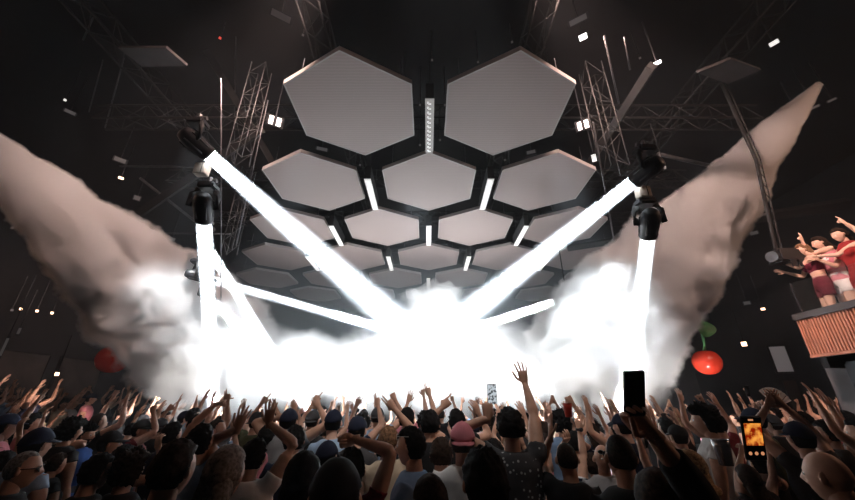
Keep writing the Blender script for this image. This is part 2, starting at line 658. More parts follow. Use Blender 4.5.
def dup(root):
    r = root.copy()
    C.objects.link(r)
    for ch in list(root.children):
        c = ch.copy()
        C.objects.link(c)
        c.parent = r
        for g in list(ch.children):
            d = g.copy()
            C.objects.link(d)
            d.parent = c
    return r




# ------------------------------------------------------------------ room
def struct(name, c, s_, m):
    bm = bmesh.new()
    box(bm, c, s_)
    return tag(link(name, bm, m), kind='structure')


WALLM = mat('matte_dark_wall', (.010, .0105, .012), .85, var=.35, scale=.9, bump=.2)
FLOORM = mat('dark_club_floor', (.02, .02, .022), .5, var=.3, scale=3)
CEILM = mat('black_ceiling', (.003, .003, .0035), .9, var=.3, scale=1)
RX, RY0, RY1, RZ = 15.0, -7.0, 21.0, 10.0
struct('floor', (0, (RY0 + RY1) / 2, -.1), (2 * RX, RY1 - RY0, .2), FLOORM)
struct('ceiling', (0, (RY0 + RY1) / 2, RZ + .1), (2 * RX, RY1 - RY0, .2), CEILM)
struct('wall_left', (-RX - .1, (RY0 + RY1) / 2, RZ / 2), (.2, RY1 - RY0, RZ), WALLM)
struct('wall_right', (RX + .1, (RY0 + RY1) / 2, RZ / 2), (.2, RY1 - RY0, RZ), WALLM)
struct('wall_back', (0, RY1 + .1, RZ / 2), (2 * RX, .2, RZ), WALLM)
struct('wall_front', (0, RY0 - .1, RZ / 2), (2 * RX, .2, RZ), WALLM)

# stage, hidden in the smoke
st = empty('stage', (0, 15.5, 0), 'low black stage platform behind the smoke in front of the crowd', 'stage')
bm = bmesh.new()
box(bm, (0, 0, .5), (14, 5, 1.0), bev=.02)
link('platform', bm, BLACK, st)
bm = bmesh.new()
for i in range(15):
    box(bm, (-6.5 + i * .93, -2.52, .5), (.86, .03, .9), bev=.01)
link('skirting', bm, DARKST, st)

# ------------------------------------------------------------------ hexagonal ceiling panels
W = 3.0
HZ = 7.26
PANM = mat('perforated_panel', (.36, .335, .325), .7)
nt = PANM.node_tree
tc = nt.nodes.new('ShaderNodeTexCoord')
wv = nt.nodes.new('ShaderNodeTexWave')
wv.bands_direction = 'Y'
wv.inputs['Scale'].default_value = 5.0
wv.inputs['Distortion'].default_value = 1.5
wv.inputs['Detail'].default_value = 3
rp = nt.nodes.new('ShaderNodeValToRGB')
rp.color_ramp.elements[0].color = (.275, .222, .212, 1)
rp.color_ramp.elements[1].color = (.305, .250, .240, 1)
nt.links.new(tc.outputs['Object'], wv.inputs['Vector'])
nt.links.new(wv.outputs['Fac'], rp.inputs['Fac'])
nt.links.new(rp.outputs['Color'], nt.nodes['Principled BSDF'].inputs['Base Color'])
RIMM = mat('panel_rim', (.34, .31, .30), .5)


def hexring(bm, r0, r1, z0, z1):
    def ring(r, z):
        return [bm.verts.new((r * math.sin(a * PI / 3), r * math.cos(a * PI / 3), z)) for a in range(6)]
    A, B, C_, D = ring(r0, z0), ring(r1, z0), ring(r1, z1), ring(r0, z1)
    for p, q in ((A, B), (B, C_), (C_, D), (D, A)):
        for k in range(6):
            bm.faces.new((p[k], p[(k + 1) % 6], q[(k + 1) % 6], q[k]))


RO = .452 * W


def make_hex():
    t = empty('hexagonal_panel', (0, 0, 0), 'x', 'ceiling panel', 'hexagonal ceiling panels')
    bm = bmesh.new()
    vv = [[bm.verts.new(((RO - .03) * math.sin(a * PI / 3), (RO - .03) * math.cos(a * PI / 3), z)) for a in range(6)] for z in (.006, .09)]
    bm.faces.new(vv[0])
    bm.faces.new(vv[1])
    for k in range(6):
        bm.faces.new((vv[0][k], vv[0][(k + 1) % 6], vv[1][(k + 1) % 6], vv[1][k]))
    link('panel_face', bm, PANM, t)
    bm = bmesh.new()
    hexring(bm, RO - .03, RO, 0, .10)
    link('rim', bm, RIMM, t)
    for a in range(0, 6, 2):
        bm = bmesh.new()
        x, y = .8 * RO * math.sin(a * PI / 3), .8 * RO * math.cos(a * PI / 3)
        tube(bm, [(x, y, .09), (x, y, .84)], .008, 6)
        link('suspension_wire', bm, STEEL, t)
    return t


ORD = ['first', 'second', 'third', 'fourth', 'fifth', 'sixth', 'seventh', 'eighth']
h0 = None
for k in range(6):
    n = 2 + k if k < 5 else 5
    for i in range(n):
        xx = .04 + (i - (n - 1) / 2) * W
        yy = 5.413 + k * W * .866
        t = make_hex() if h0 is None else dup(h0)
        h0 = h0 or t
        t.location = (xx, yy, HZ)
        if k == 0:
            t['label'] = 'nearest and largest grey hexagonal ceiling panel, %s of the front pair' % ('left' if i == 0 else 'right')
        elif k == 1:
            t['label'] = 'grey hexagonal ceiling panel in the row of three, %s' % ('at the left end', 'in the middle', 'at the right end')[i]
        else:
            t['label'] = 'grey hexagonal ceiling panel, %s from the left in the %s row back' % (ORD[i], ORD[k])

# LED batten fixtures hanging in the gaps
BATF = mat('batten_diffuser', (.55, .54, .53), .5, emit=(1, .98, .95), es=.38)
BATF0 = mat('batten_diffuser_painted_glow', (.40, .38, .37), .5, emit=(1, .96, .92), es=.10)  # nearest strip is unlit; its grey is lifted by painted emission
LEDM = mat('led_chips', (.9, .9, .9), .4, emit=(1, .98, .95), es=.8)


def batten(k, x, lab):
    yc = 5.48 + 2.47 * k
    t = empty('strip_light', (x, yc, 6.9), lab, 'light', 'strip lights hanging between the hexagonal panels')
    bm = bmesh.new()
    box(bm, (0, 0, .20), (.15, 1.5, .36), bev=.012)
    link('housing', bm, DARKST, t)
    bm = bmesh.new()
    box(bm, (0, 0, .01), (.165, 1.48, .02), bev=.004)
    link('diffuser', bm, BATF0 if k == 0 else BATF, t)
    bm = bmesh.new()
    if k == 0:
        for i in range(12):
            y = -.66 + i * .12
            box(bm, (-.03, y, -.004), (.035, .03, .012))
            box(bm, (.0, y + .03, -.004), (.05, .018, .012))
        link('led_chips', bm, LEDM, t)  # dots of the unlit strip, whitened by emission as well
    else:
        box(bm, (0, 0, .0005), (.08, 1.40, .003))
        for i in range(12):
            box(bm, (0, -.66 + i * .12, -.002), (.10, .07, .006))
        link('led_chips', bm, LEDM, t)
    for y in (-.5, .5):
        bm = bmesh.new()
        box(bm, (0, y, .42), (.05, .05, .12))
        tube(bm, [(0, y, .4), (0, y, 1.2)], .012, 6)
        link('bracket', bm, BLACK, t)


batten(0, .04, 'unlit strip light with a row of white dots, nearest, hanging between the two largest hexagons')
for k, xs in ((1, (-.5, .5)), (2, (-1, 0, 1)), (3, (-1.5, -.5, .5, 1.5)), (4, (-1, 0, 1))):
    for i, x in enumerate(xs):
        batten(k, .04 + x * W, 'white glowing strip light between ceiling hexagons, %s from the left in the %s row back' % (ORD[i], ORD[k]))


# ------------------------------------------------------------------ rigging
def truss(a, b, w, lab, bays=None, m=STEEL, name='lighting_truss', r=.022, cat='truss', group=None):
    a, b = V(a), V(b)
    d = b - a
    L = d.length
    t = empty(name, a, lab, cat, group)
    s_, u = frame(d, V((0, 1, 0)) if abs(d.normalized().y) < .8 else V((0, 0, 1)))
    cs = [(s_ * i + u * j) * (w / 2) for i, j in ((-1, -1), (1, -1), (1, 1), (-1, 1))]
    for c_ in cs:
        bm = bmesh.new()
        tube(bm, [c_, c_ + d], r, 8)
        link('chord', bm, m, t, True)
    n = bays or max(2, int(L / w))
    bm = bmesh.new()
    for i in range(n):
        p0, p1 = d * (i / n), d * ((i + 1) / n)
        for k in range(4):
            c0, c1 = cs[k], cs[(k + 1) % 4]
            if (i + k) % 2:
                c0, c1 = c1, c0
            tube(bm, [c0 + p0, c1 + p1], r * .5, 5)
    link('lattice', bm, m, t)
    return t


def beamtube(name, a, b, r, lab, cat, m=DARKST, flat=None, n=8, group=None):
    bm = bmesh.new()
    if flat:
        m = mat('matte_black_beam', (.005, .005, .005), .9)
    a, b = V(a), V(b)
    tube(bm, [V((0, 0, 0)), b - a], flat or r, n if not flat else 4)
    o = link(name, bm, m, None, not flat, a)
    return tag(o, lab, cat, group)


# vertical trusses that carry the moving heads
LT = PD(214, 150, 5.9)
RTt = PD(641, 150, 5.9)
truss((LT.x - .05, LT.y + .75, 6.1), (LT.x - .05, LT.y + .75, 8.6), .30, 'slim vertical steel truss carrying the two moving lights on the left', m=DARKST, r=.011)
truss((RTt.x - .02, RTt.y + .75, 5.9), (RTt.x - .02, RTt.y + .75, 8.6), .34, 'slim vertical steel truss carrying the two moving lights on the right', m=DARKST, r=.013)
TG = 'black trusses above the hexagonal panels'
for i, y in enumerate((3.4, 6.7, 9.3, 11.9, 14.5)):
    truss((-8, y, 8.35), (8, y, 8.35), .4, 'black cross truss above the hexagons, %s from the camera' % ORD[i], m=DARKST, group=TG)
for i, x in enumerate((-6.5, -2.2, 2.2, 6.5)):
    truss((x, 1.5, 8.85), (x, 16, 8.85), .4, 'black lengthwise ceiling truss running towards the stage, %s from the left' % ORD[i], m=DARKST, group=TG)
# big diagonal beams and thin pipes
beamtube('roof_beam', PD(206, 50, 8.0), PD(272, 162, 9.4), 0, 'dark flat diagonal roof beam left of the large left hexagon', 'beam', flat=(.11, .11))
beamtube('roof_beam', PD(652, 66, 6.6), PD(588, 166, 9.7), 0, 'dark flat diagonal roof beam right of the large right hexagon', 'beam', flat=(.11, .11))
PIP = [((221, 78, 6.3), (221, 300, 8.6), .012, 'thin vertical steel cable beside the left moving lights'),
       ((268, 100, 8), (236, 246, 9), .014, 'thin leaning steel rod between left hexagons and the left beam'),
       ((236, 27, 8.5), (234, 160, 9), .012, 'thin steel cable hanging from the dark roof left of the large hexagon'),
       ((593, 122, 6.6), (614, 240, 8.3), .016, 'thin steel pipe hanging right of the hexagons beside the right beam of light'),
       ((604, 36, 6.6), (619, 104, 7.4), .018, 'steel pipe hanging near the small lit fixtures at upper right'),
       ((124, 58, 8), (105, 128, 9), .014, 'thin leaning cable below the square ceiling tile on the left'),
       ((93, 18, 8), (83, 40, 8.4), .016, 'short grey rod near the top left corner of the roof'),
       ((103, 60, 8.2), (89, 112, 9), .012, 'faint leaning cable left of the square ceiling tile'),
       ((120, 166, 11), (198, 167, 11), .03, 'long grey horizontal pipe left of the left moving lights'),
       ((140, 178, 11), (196, 222, 12.5), .04, 'sloping grey roof pipe left of the left moving lights'),
       ((130, 233, 12.5), (232, 234, 12.5), .03, 'lower grey horizontal pipe behind the left beam of light'),
       ((658, 154, 9), (720, 168, 10), .05, 'dark horizontal bar to the right of the right moving lights'),
       ((624, 37, 6.6), (630, 70, 7), .014, 'thin rod above the right moving lights')]
for (a, b, r, lab) in PIP:
    beamtube('hanging_pipe', PD(*a), PD(*b), r, lab, 'pipe', STEEL)
beamtube('roof_beam', (-13, 12.5, 7.4), (-3.9, 6.5, 7.8), 0, 'long dark roof beam crossing the upper left of the hall', 'beam', flat=(.16, .12))
beamtube('roof_beam', (13, 9.5, 7.6), (5.0, 11.6, 7.0), 0, 'long dark roof beam crossing above the right plume', 'beam', flat=(.2, .12))

# square ceiling tiles
TILE = mat('ceiling_tile', (.03, .026, .026), .8, var=.2, scale=4)


def quad_tile(pts, lab, z):
    w = []
    for px, py in pts:
        b = (250 - py) / F
        d = (z - CZ) / (b * cT + sT)
        w.append(PD(px, py, d))
    c_ = sum(w, V()) / 4
    bm = bmesh.new()
    lo = [bm.verts.new(p - c_) for p in w]
    hi = [bm.verts.new(p - c_ + V((0, 0, .06))) for p in w]
    bm.faces.new(lo)
    bm.faces.new(hi)
    for k in range(4):
        bm.faces.new((lo[k], lo[(k + 1) % 4], hi[(k + 1) % 4], hi[k]))
    return tag(link('ceiling_tile', bm, TILE, None, False, c_), lab, 'ceiling tile')


quad_tile([(118, 48), (166, 48), (187, 66), (143, 67)], 'dark grey square ceiling tile at upper left', 8.0)
quad_tile([(697, 73), (731, 59), (761, 70), (728, 84)], 'dark brown diamond shaped ceiling tile at upper right', 8.0)


# small lamps in the roof
def small_lamp(px, py, d, wpx, hpx, lab, m=LAMPW, bars=1):
    p = PD(px, py, d)
    k = d / F
    t = empty('roof_lamp', p, lab, 'lamp')
    q = (V((0, 0, CZ)) - p).to_track_quat('-Y', 'Z').to_matrix().to_4x4()
    bm = bmesh.new()
    box(bm, (0, .10, 0), (wpx * k * 1.25, .18, hpx * k * 1.35), q, bev=.008)
    link('housing', bm, BLACK, t)
    bm = bmesh.new()
    for i in range(bars):
        x = (i - (bars - 1) / 2) * wpx * k / bars * 1.08
        box(bm, (x, -.002, 0), (wpx * k / bars * .62 if bars > 1 else wpx * k, .03, hpx * k), q @ Matrix.Shear('XZ', 4, (0, 0)) if False else q)
    link('lens', bm, m, t)
    bm = bmesh.new()
    tube(bm, [(0, 0, .05), (0, 0, min(1.2, RZ - p.z))], .012, 6)
    link('mount', bm, BLACK, t)
    return t


DIM = mat('dim_lamp', (.12, .12, .12), .4, emit=(.9, .85, .85), es=.06)
DIM2 = mat('faint_lamp', (.1, .1, .1), .4, emit=(.9, .85, .85), es=.012)
small_lamp(275, 121, 7.5, 13, 8, 'small roof lamp with two white bars beside the large left hexagon', LAMPW, 2)
small_lamp(583, 125, 7.5, 12, 8, 'small roof lamp with two white bars beside the large right hexagon', LAMPW, 2)
small_lamp(281, 16, 7.5, 18, 6, 'faint wide roof lamp near the top edge above the left hexagon', DIM2, 1)
small_lamp(578, 20, 7.5, 16, 5, 'faint wide roof lamp near the top edge above the right hexagon', DIM, 1)
small_lamp(583, 37, 7.5, 7, 5, 'bright little square roof lamp under the wide faint one at upper right', LAMPB, 1)
small_lamp(657, 63, 6.8, 7, 3, 'small white lamp at the end of the right diagonal beam', LAMPB)
small_lamp(774, 43, 7.5, 7, 4, 'small slanting white lamp at upper right corner', LAMPW)
small_lamp(531, 152, 10.5, 8, 3, 'small white lamp behind the gap right of the centre hexagon', DIM)
small_lamp(322, 149, 10.5, 10, 3, 'small white lamp behind the gap left of the centre hexagon', DIM)
small_lamp(594, 158, 8, 4, 7, 'small upright white lamp left of the right moving light', LAMPW)
small_lamp(70, 112, 9, 8, 3, 'small white slanting lamp in the dark upper left', DIM)
small_lamp(65, 100, 9, 2, 2, 'tiny white point lamp in the dark upper left', LAMPW)
small_lamp(120, 160, 10, 9, 4, 'dim double lamp on the pipe at left', DIM)
small_lamp(121, 178, 10, 4, 2, 'small orange lamp below the pipe at left', WARM)
small_lamp(137, 198, 11, 5, 4, 'dim white lamp hanging left of the left moving lights', DIM)
small_lamp(172, 239, 12, 5, 3, 'dim curved white lamp above the left plume', DIM)
small_lamp(12, 228, 9, 2, 2, 'tiny white point lamp at the far left under the plume', DIM)
small_lamp(802, 121, 8, 3, 3, 'small white point lamp right of the plume tip', LAMPB)
small_lamp(815, 107, 8, 6, 2, 'dim white bar lamp right of the plume tip', DIM)
small_lamp(832, 100, 8, 6, 2, 'dimmer bar lamp at the far upper right', DIM)
small_lamp(220, 38, 8, 2, 2, 'tiny red lamp in the roof at upper left', REDL)
small_lamp(757, 186, 9, 3, 3, 'small white lamp on the hanging arm at right', LAMPW)
small_lamp(763, 215, 10, 9, 2, 'faint bar lamp behind the hanging arm at right', DIM2)
small_lamp(754, 233, 10, 6, 3, 'faint lamp lower behind the hanging arm at right', DIM)
small_lamp(737, 260, 11, 6, 3, 'faint lamp to the right of the right plume', DIM)
small_lamp(744, 344, 12, 4, 4, 'small warm white lamp right of the hanging red cherry', WARM)
small_lamp(763, 309, 12, 3, 2, 'tiny orange lamp beyond the balcony', WARM)
small_lamp(747, 303, 12, 5, 3, 'faint lamp beyond the hanging red cherry', DIM)
for i, (x, y) in enumerate(((12, 310), (21, 309), (37, 311), (52, 313))):
    small_lamp(x, y, 12, 2, 2, 'tiny warm wall lamp on the far left, %s from the left' % ORD[i], WARM if i != 0 else DIM)
small_lamp(57, 374, 11, 3, 3, 'bright warm lamp above the crowd on the left', WARM)
small_lamp(4, 347, 9, 2, 17, 'upright white tube lamp at the far left edge', DIM)
small_lamp(19, 331, 10, 2, 6, 'short upright warm lamp beside the far left tube', DIM)
small_lamp(664, 165, 8, 2, 9, 'thin upright lamp beside the right moving light', DIM)
for i, (x, y, d) in enumerate(((303, 35, 8), (355, 168, 11), (432, 60, 8), (404, 80, 8.5), (478, 62, 8), (512, 42, 8), (549, 68, 8), (420, 105, 8), (445, 105, 8), (505, 160, 10), (360, 165, 10), (440, 140, 9), (420, 145, 9), (640, 58, 8))):
    small_lamp(x, y, d, 2, 2, 'tiny glinting rig lamp in the dark roof, %s' % ('above left hexagon', 'by the first white strip at left', 'above the nearest strip light', 'at the right corner of the left hexagon', 'left of the right hexagon', 'above the left side of the right hexagon', 'above the right corner of the right hexagon', 'just left of the nearest strip light', 'just right of the nearest strip light', 'below the right hexagon', 'below the left hexagon', 'right of the nearest strip, far end', 'left of the nearest strip, far end', 'by the right diagonal beam')[i], DIM)


# ------------------------------------------------------------------ moving-head lights and beams
def beam_light(a, d, size, spread, power, col=(.93, .97, 1)):
    l = bpy.data.lights.new('beam_lamp', 'AREA')
    l.shape = 'DISK'
    l.size = size
    l.spread = R_(spread)
    l.energy = power
    l.color = col
    o = bpy.data.objects.new('beam_lamp', l)
    C.objects.link(o)
    o.location = a
    o.rotation_euler = V(d).to_track_quat('-Z', 'Y').to_euler()
    return o


def moving_head(piv, target, lab, size=.24, hang=None, yk=.0, group='moving head beam lights'):
    """piv = centre of the head; a lens looks at target"""
    d = (V(target) - V(piv)).normalized()
    piv = V(piv) - d * .30        # the given point is the lens
    t = empty('moving_light', piv, lab, 'stage light', group)
    q = d.to_track_quat('-Z', 'Y').to_matrix().to_4x4()
    bm = bmesh.new()
    r = size / 2
    tube(bm, [q @ V((0, 0, z)) for z in (.20, .18, .10, .02, -.08, -.18, -.26, -.30)], [r * .5, r * .85, r * 1.15, r * 1.25, r * 1.2, r * 1.12, r * 1.18, r * 1.14], 24)
    for i in range(6):
        a_ = i * PI / 3
        tube(bm, [q @ V((r * 1.28 * math.cos(a_), r * 1.28 * math.sin(a_), .1)), q @ V((r * 1.16 * math.cos(a_), r * 1.16 * math.sin(a_), -.20))], .012, 5)
    link('head', bm, BLACK, t, True)
    bm = bmesh.new()
    tube(bm, [q @ V((0, 0, -.300)), q @ V((0, 0, -.306))], r * 1.02, 28)
    link('lens', bm, LENS, t)
    # yoke with two arms, base above
    side = V((0, 0, 1)).cross(d)
    side = side.normalized() if side.length > .05 else V((1, 0, 0))
    top = V((0, 0, 1)) * .28
    for sg in (-1, 1):
        bm = bmesh.new()
        tube(bm, [side * sg * r * 1.3, side * sg * r * 1.62, side * sg * r * 1.62 + top * .6, side * sg * r * 1.1 + top], [(.03, .07), (.03, .07), (.03, .065), (.035, .06)], 10)
        link('yoke_arm', bm, DARKST, t, True)
    bm = bmesh.new()
    box(bm, top + V((0, 0, .06)), (.28, .24, .12), bev=.03)
    link('base', bm, BLACK, t)
    bm = bmesh.new()
    tube(bm, [top + V((0, 0, .12)), top + V((0, .0, .25))], .03, 10)
    tube(bm, [top + V((-.08, .05, .22)), top + V((.08, .05, .22))], .035, 12)
    link('clamp', bm, STEEL, t)
    return piv + d * .32, d


A1 = PD(209, 155, 5.8)
o1, d1 = moving_head(A1, PD(403, 328, 9.5), 'upper moving light on the left truss throwing the long beam to the right')
beam_light(o1, d1, .23, 9.0, 30000)
A2 = PD(634, 181, 5.8)
o2, d2 = moving_head(A2, PD(452, 326, 10.5), 'upper moving light on the right truss throwing the long beam to the left')
beam_light(o2, d2, .22, 8.0, 30000)
A3 = PD(204, 221, 5.9)
o3, d3 = moving_head(A3, PD(212, 372, 7.8), 'lower moving light on the left truss pointing straight down', .24)
beam_light(o3, d3, .24, 1.2, 13000)
A4 = PD(648, 236, 5.9)
o4, d4 = moving_head(A4, PD(628, 400, 8.6), 'lower moving light on the right truss pointing straight down', .25)
beam_light(o4, d4, .22, 4.5, 16000)
# farther fixtures, seen only by their beams and bodies
for (px, py, tx, ty, td, lab, sz, pw) in ((211, 252, 272, 350, 9.6, 'far moving light behind the left downward beam aiming steeply down right', .22, 1500),
                                     (208, 279, 385, 329, 12.0, 'far moving light behind the left downward beam aiming nearly level to the right', .20, 1300),
                                     (212, 300, 262, 352, 11.0, 'lowest far moving light behind the left downward beam', .2, 700),
                                     (566, 299, 440, 338, 12.5, 'far moving light in the right smoke aiming level to the left', .24, 1300)):
    A = PD(px, py, 8.6 if px < 400 else 11.5)
    o_, d_ = moving_head(A, PD(tx, ty, td), lab, sz)
    beam_light(o_, d_, sz, 1.5, pw * 8)
for sg, x0, y0 in ((-1, A2.x, A2.y),):
    pass
# far carriers
truss((PD(211, 252, 8.6).x - .05, PD(211, 252, 8.6).y + .8, 5.6), (PD(211, 252, 8.6).x - .05, PD(211, 252, 8.6).y + .8, 8.3), .28, 'dark vertical truss farther back on the left carrying the far moving lights', m=DARKST, r=.014)
beamtube('hanging_pipe', PD(566, 292, 11.5), PD(566, 292, 11.5) + V((0, 0, 4.3)), .02, 'black suspension pipe above the far moving light in the right smoke', 'pipe')
# pale boxes between the heads
for px, py, lab in ((202, 170, 'pale junction box between the two left moving lights'), (643, 193, 'pale junction box between the two right moving lights')):
    t = empty('junction_box', PD(px, py, 5.85), lab, 'box')
    bm = bmesh.new()
    box(bm, (0, 0, 0), (.20, .14, .20), bev=.01)
    link('case', bm, GLASSB, t)
    bm = bmesh.new()
    box(bm, (.035, -.072, 0), (.008, .006, .19))
    box(bm, (0, -.072, .07), (.19, .006, .006))
    link('seam', bm, DARKST, t)

# ------------------------------------------------------------------ hanging arm with a lamp near the balcony
ja, jb = PD(756, 160, 7.6), PD(776, 250, 7.4)
t = empty('hanging_light_arm', ja, 'black arm hanging from the roof with a boxy light, left of the balcony', 'light arm')
bm = bmesh.new()
tube(bm, [V((0, 0, 2.6)), V((0, 0, 0)), jb - ja], .035, 8)
tube(bm, [V((.12, 0, 2.6)), V((.1, 0, 0)), jb - ja + V((.12, 0, 0))], .015, 6)
for i in range(9):
    p = (jb - ja) * (i / 9)
    q_ = (jb - ja) * ((i + 1) / 9)
    tube(bm, [p, q_ + V((.11, 0, 0))], .01, 5)
link('lattice_arm', bm, DARKST, t)
c0 = PD(787, 257, 7.4) - ja
bm = bmesh.new()
box(bm, c0, (.62, .34, .30), Matrix.Identity(4), bev=.04)
tube(bm, [jb - ja, c0 + V((-.1, 0, .1))], .04, 8)
link('light_body', bm, BLACK, t)
bm = bmesh.new()
tube(bm, [c0 + V((-.30, -.02, 0)), c0 + V((-.36, -.04, -.01))], (.11), 20)
link('lens', bm, STEEL, t)
for k_ in range(3):
    bm = bmesh.new()
    box(bm, c0 + V((-.1 + .16 * k_, -.18, -.2)), (.12, .02, .16), bev=.005)
    link('shutter_flap', bm, DARKST, t)

# ------------------------------------------------------------------ balcony on the right
bx, by1 = 7.25, 6.95
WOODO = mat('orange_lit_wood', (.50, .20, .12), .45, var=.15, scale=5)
t = empty('balcony', (bx, by1, 2.72), 'balcony with vertical orange wooden slats and a dark ledge at the right edge', 'balcony')
bm = bmesh.new()
n_ = 64
for i in range(n_):
    y = -.03 - i * .055
    box(bm, (0, y, .36), (.05, .030, .66))
link('slats', bm, WOODO, t)
bm = bmesh.new()
box(bm, (.01, -1.8, .0), (.09, 3.6, .05), bev=.005)
link('bottom_rail', bm, WOODO, t)
bm = bmesh.new()
box(bm, (.14, -1.8, .74), (.42, 3.6, .12), bev=.01)
link('ledge', bm, mat('dark_ledge', (.05, .045, .045), .5), t)
bm = bmesh.new()
box(bm, (.12, -1.8, .35), (.06, 3.55, .68))
box(bm, (4.0, -1.8, .26), (7.5, 3.6, .14))
box(bm, (4.0, .04, .1), (7.5, .12, .60))
link('deck', bm, DARKST, t)
GL = bpy.data.materials.new('balustrade_glass')
GL.use_nodes = True
nt = GL.node_tree
nt.nodes.clear()
o_ = nt.nodes.new('ShaderNodeOutputMaterial')
mx_ = nt.nodes.new('ShaderNodeMixShader')
tr_ = nt.nodes.new('ShaderNodeBsdfTransparent')
gl_ = nt.nodes.new('ShaderNodeBsdfGlossy')
gl_.inputs['Roughness'].default_value = .08
tr_.inputs['Color'].default_value = (.93, .95, .95, 1)
mx_.inputs[0].default_value = .05
nt.links.new(tr_.outputs[0], mx_.inputs[1])
nt.links.new(gl_.outputs[0], mx_.inputs[2])
nt.links.new(mx_.outputs[0], o_.inputs[0])
for i in range(2):
    bm = bmesh.new()
    box(bm, (.16, -.95 - i * 1.9, 1.12), (.012, 1.84, .62))
    link('glass_panel', bm, GL, t)
for i in range(3):
    bm = bmesh.new()
    box(bm, (.16, -.02 - i * 1.9, 1.12), (.022, .025, .64))
    link('glass_post', bm, STEEL, t)
# column and mass under it
t = empty('support_column', (8.2, 7.3, 0), 'grey square column standing under the balcony end', 'column')
bm = bmesh.new()
box(bm, (0, 0, 1.36), (.42, .42, 2.7), bev=.015)
link('shaft', bm, mat('grey_column', (.10, .10, .105), .6, var=.15, scale=3), t)
bm = bmesh.new()
box(bm, (0, 0, .06), (.52, .52, .12), bev=.01)
link('base_plate', bm, DARKST, t)
t = empty('speaker_cabinet', (8.0, 6.55, 2.16), 'dark wide cabinet hanging under the balcony corner', 'speaker')
t = bpy.data.objects[t.name]
bm = bmesh.new()
box(bm, (.35, .1, .25), (1.3, .5, .42), bev=.04)
link('case', bm, BLACK, t)
bm = bmesh.new()
box(bm, (.35, -.16, .25), (1.2, .02, .34), bev=.005)
link('grille', bm, DARKST, t)
# small lit window beyond
t = empty('display_case', PD(781, 359, 11.5), 'small glowing grey display panel beyond the balcony', 'display')
k_ = 11.5 / F
q = Matrix.Rotation(R_(-25), 4, 'Z')
bm = bmesh.new()
box(bm, (0, .06, 0), (15 * k_, .1, 27 * k_), q, bev=.01)
link('cabinet', bm, DARKST, t)
bm = bmesh.new()
box(bm, (0, 0, 0), (12 * k_, .04, 24 * k_), q)
link('lit_panel', bm, mat('lit_display', (.5, .5, .52), .5, emit=(.75, .78, .85), es=.09, var=.0), t)
bm = bmesh.new()
box(bm, (0, .06, -(PD(781, 359, 11.5).z) / 2 - .3), (.3, .1, PD(781, 359, 11.5).z - .7), q)
link('stand', bm, DARKST, t)

# left tier
t = empty('side_terrace', (-11.3, 9.5, -.25), 'dark raised side terrace under the crowd at the far left', 'terrace')
bm = bmesh.new()
box(bm, (0, 0, .3), (7.2, 8.5, .6), bev=.01)
link('deck', bm, DARKST, t)
bm = bmesh.new()
for i in range(6):
    tube(bm, [(3.55, -4.1 + i * 1.64, .6), (3.55, -4.1 + i * 1.64, 1.55)], .025, 8)
tube(bm, [(3.55, -4.1, 1.55), (3.55, 4.1, 1.55)], .03, 8)
tube(bm, [(3.55, -4.1, 1.1), (3.55, 4.1, 1.1)], .015, 8)
link('railing', bm, STEEL, t)
# panels on the left wall behind the terrace
for i, (y, z) in enumerate(((13.5, 2.9), (16.0, 2.9))):
    t = empty('wall_panel', (-14.9, y, z), 'dim grey framed panel on the far left wall, %s' % ('nearer one', 'farther one')[i], 'wall panel')
    bm = bmesh.new()
    box(bm, (0, 0, 0), (.06, 2.0, 1.5), bev=.01)
    link('board', bm, mat('wall_board', (.035, .03, .028), .7, var=.3, scale=2), t)
    bm = bmesh.new()
    for zz in (-.77, .77):
        box(bm, (.02, 0, zz), (.09, 2.1, .05))
    for yy in (-1.02, 1.02):
        box(bm, (.02, yy, 0), (.09, .05, 1.5))
    link('frame', bm, DARKST, t)


# ------------------------------------------------------------------ giant cherries
def cherry(px, py, rp, d, lab, lp, top):
    c_ = PD(px, py, d)
    r = rp * .86 * d / F
    t = empty('giant_cherry', c_, lab, 'decoration', 'giant hanging cherries')
    bm = bmesh.new()

    def fn(x, y, z):
        k = 1 + .06 * (1 - abs(z)) - .16 * math.exp(-((1 - z) / .10)) - .04 * math.exp(-((1 + z) / .1))
        cr = 1 - .03 * math.exp(-(x / .12) ** 2) * (1 if y < 0 else 0)
        return V((x * r * k * cr * 1.03, y * r * k * cr * 1.03, z * r * k * 1.06))
    sphere_fn(bm, fn, Matrix.Identity(4), 40, 28)
    link('fruit', bm, mat('glossy_red', (.85, .06, .03), .22, spec=.6, var=.12, scale=2), t, True)
    GR = mat('leaf_green', (.06, .22, .07), .5, var=.3, scale=6)
    L = PD(*lp, d) - c_
    bm = bmesh.new()
    s0 = V((0, 0, r * .80))
    tube(bm, [s0, s0.lerp(L, .4) + V((.03, 0, 0)), L], [.05, .03, .035], 10)
    link('stem', bm, GR, t, True)
    bm = bmesh.new()
    rows = []
    for i in range(9):
        u = i / 8
        w = .24 * math.sin(PI * min(1, u * .93 + .04)) ** .7
        cx = L + V((0, 0, .45 * (1 - u) - .12)) + V((.10 * math.sin(u * 3), -.08 * u, 0))
        rows.append([cx + V((w * q_, -.05 * abs(q_), 0)) for q_ in (-1, -.5, 0, .5, 1)])
    for off in (0, .02):
        vv = [[bm.verts.new(p + V((0, off, 0))) for p in rr] for rr in rows]
        for i in range(8):
            for j in range(4):
                bm.faces.new((vv[i][j], vv[i][j + 1], vv[i + 1][j + 1], vv[i + 1][j]))
    link('leaf', bm, GR, t, True)
    bm = bmesh.new()
    T_ = PD(*top, d) - c_
    tube(bm, [L, T_], .014, 6)
    link('cable', bm, STEEL, t)


cherry(707, 362, 13.5, 9.3, 'giant glossy red cherry with green stem and leaf hanging over the crowd at right', (702, 333), (684, 262))
cherry(113, 359, 15, 10.6, 'giant red cherry half lost in smoke hanging over the crowd at left', (116, 336), (128, 262))


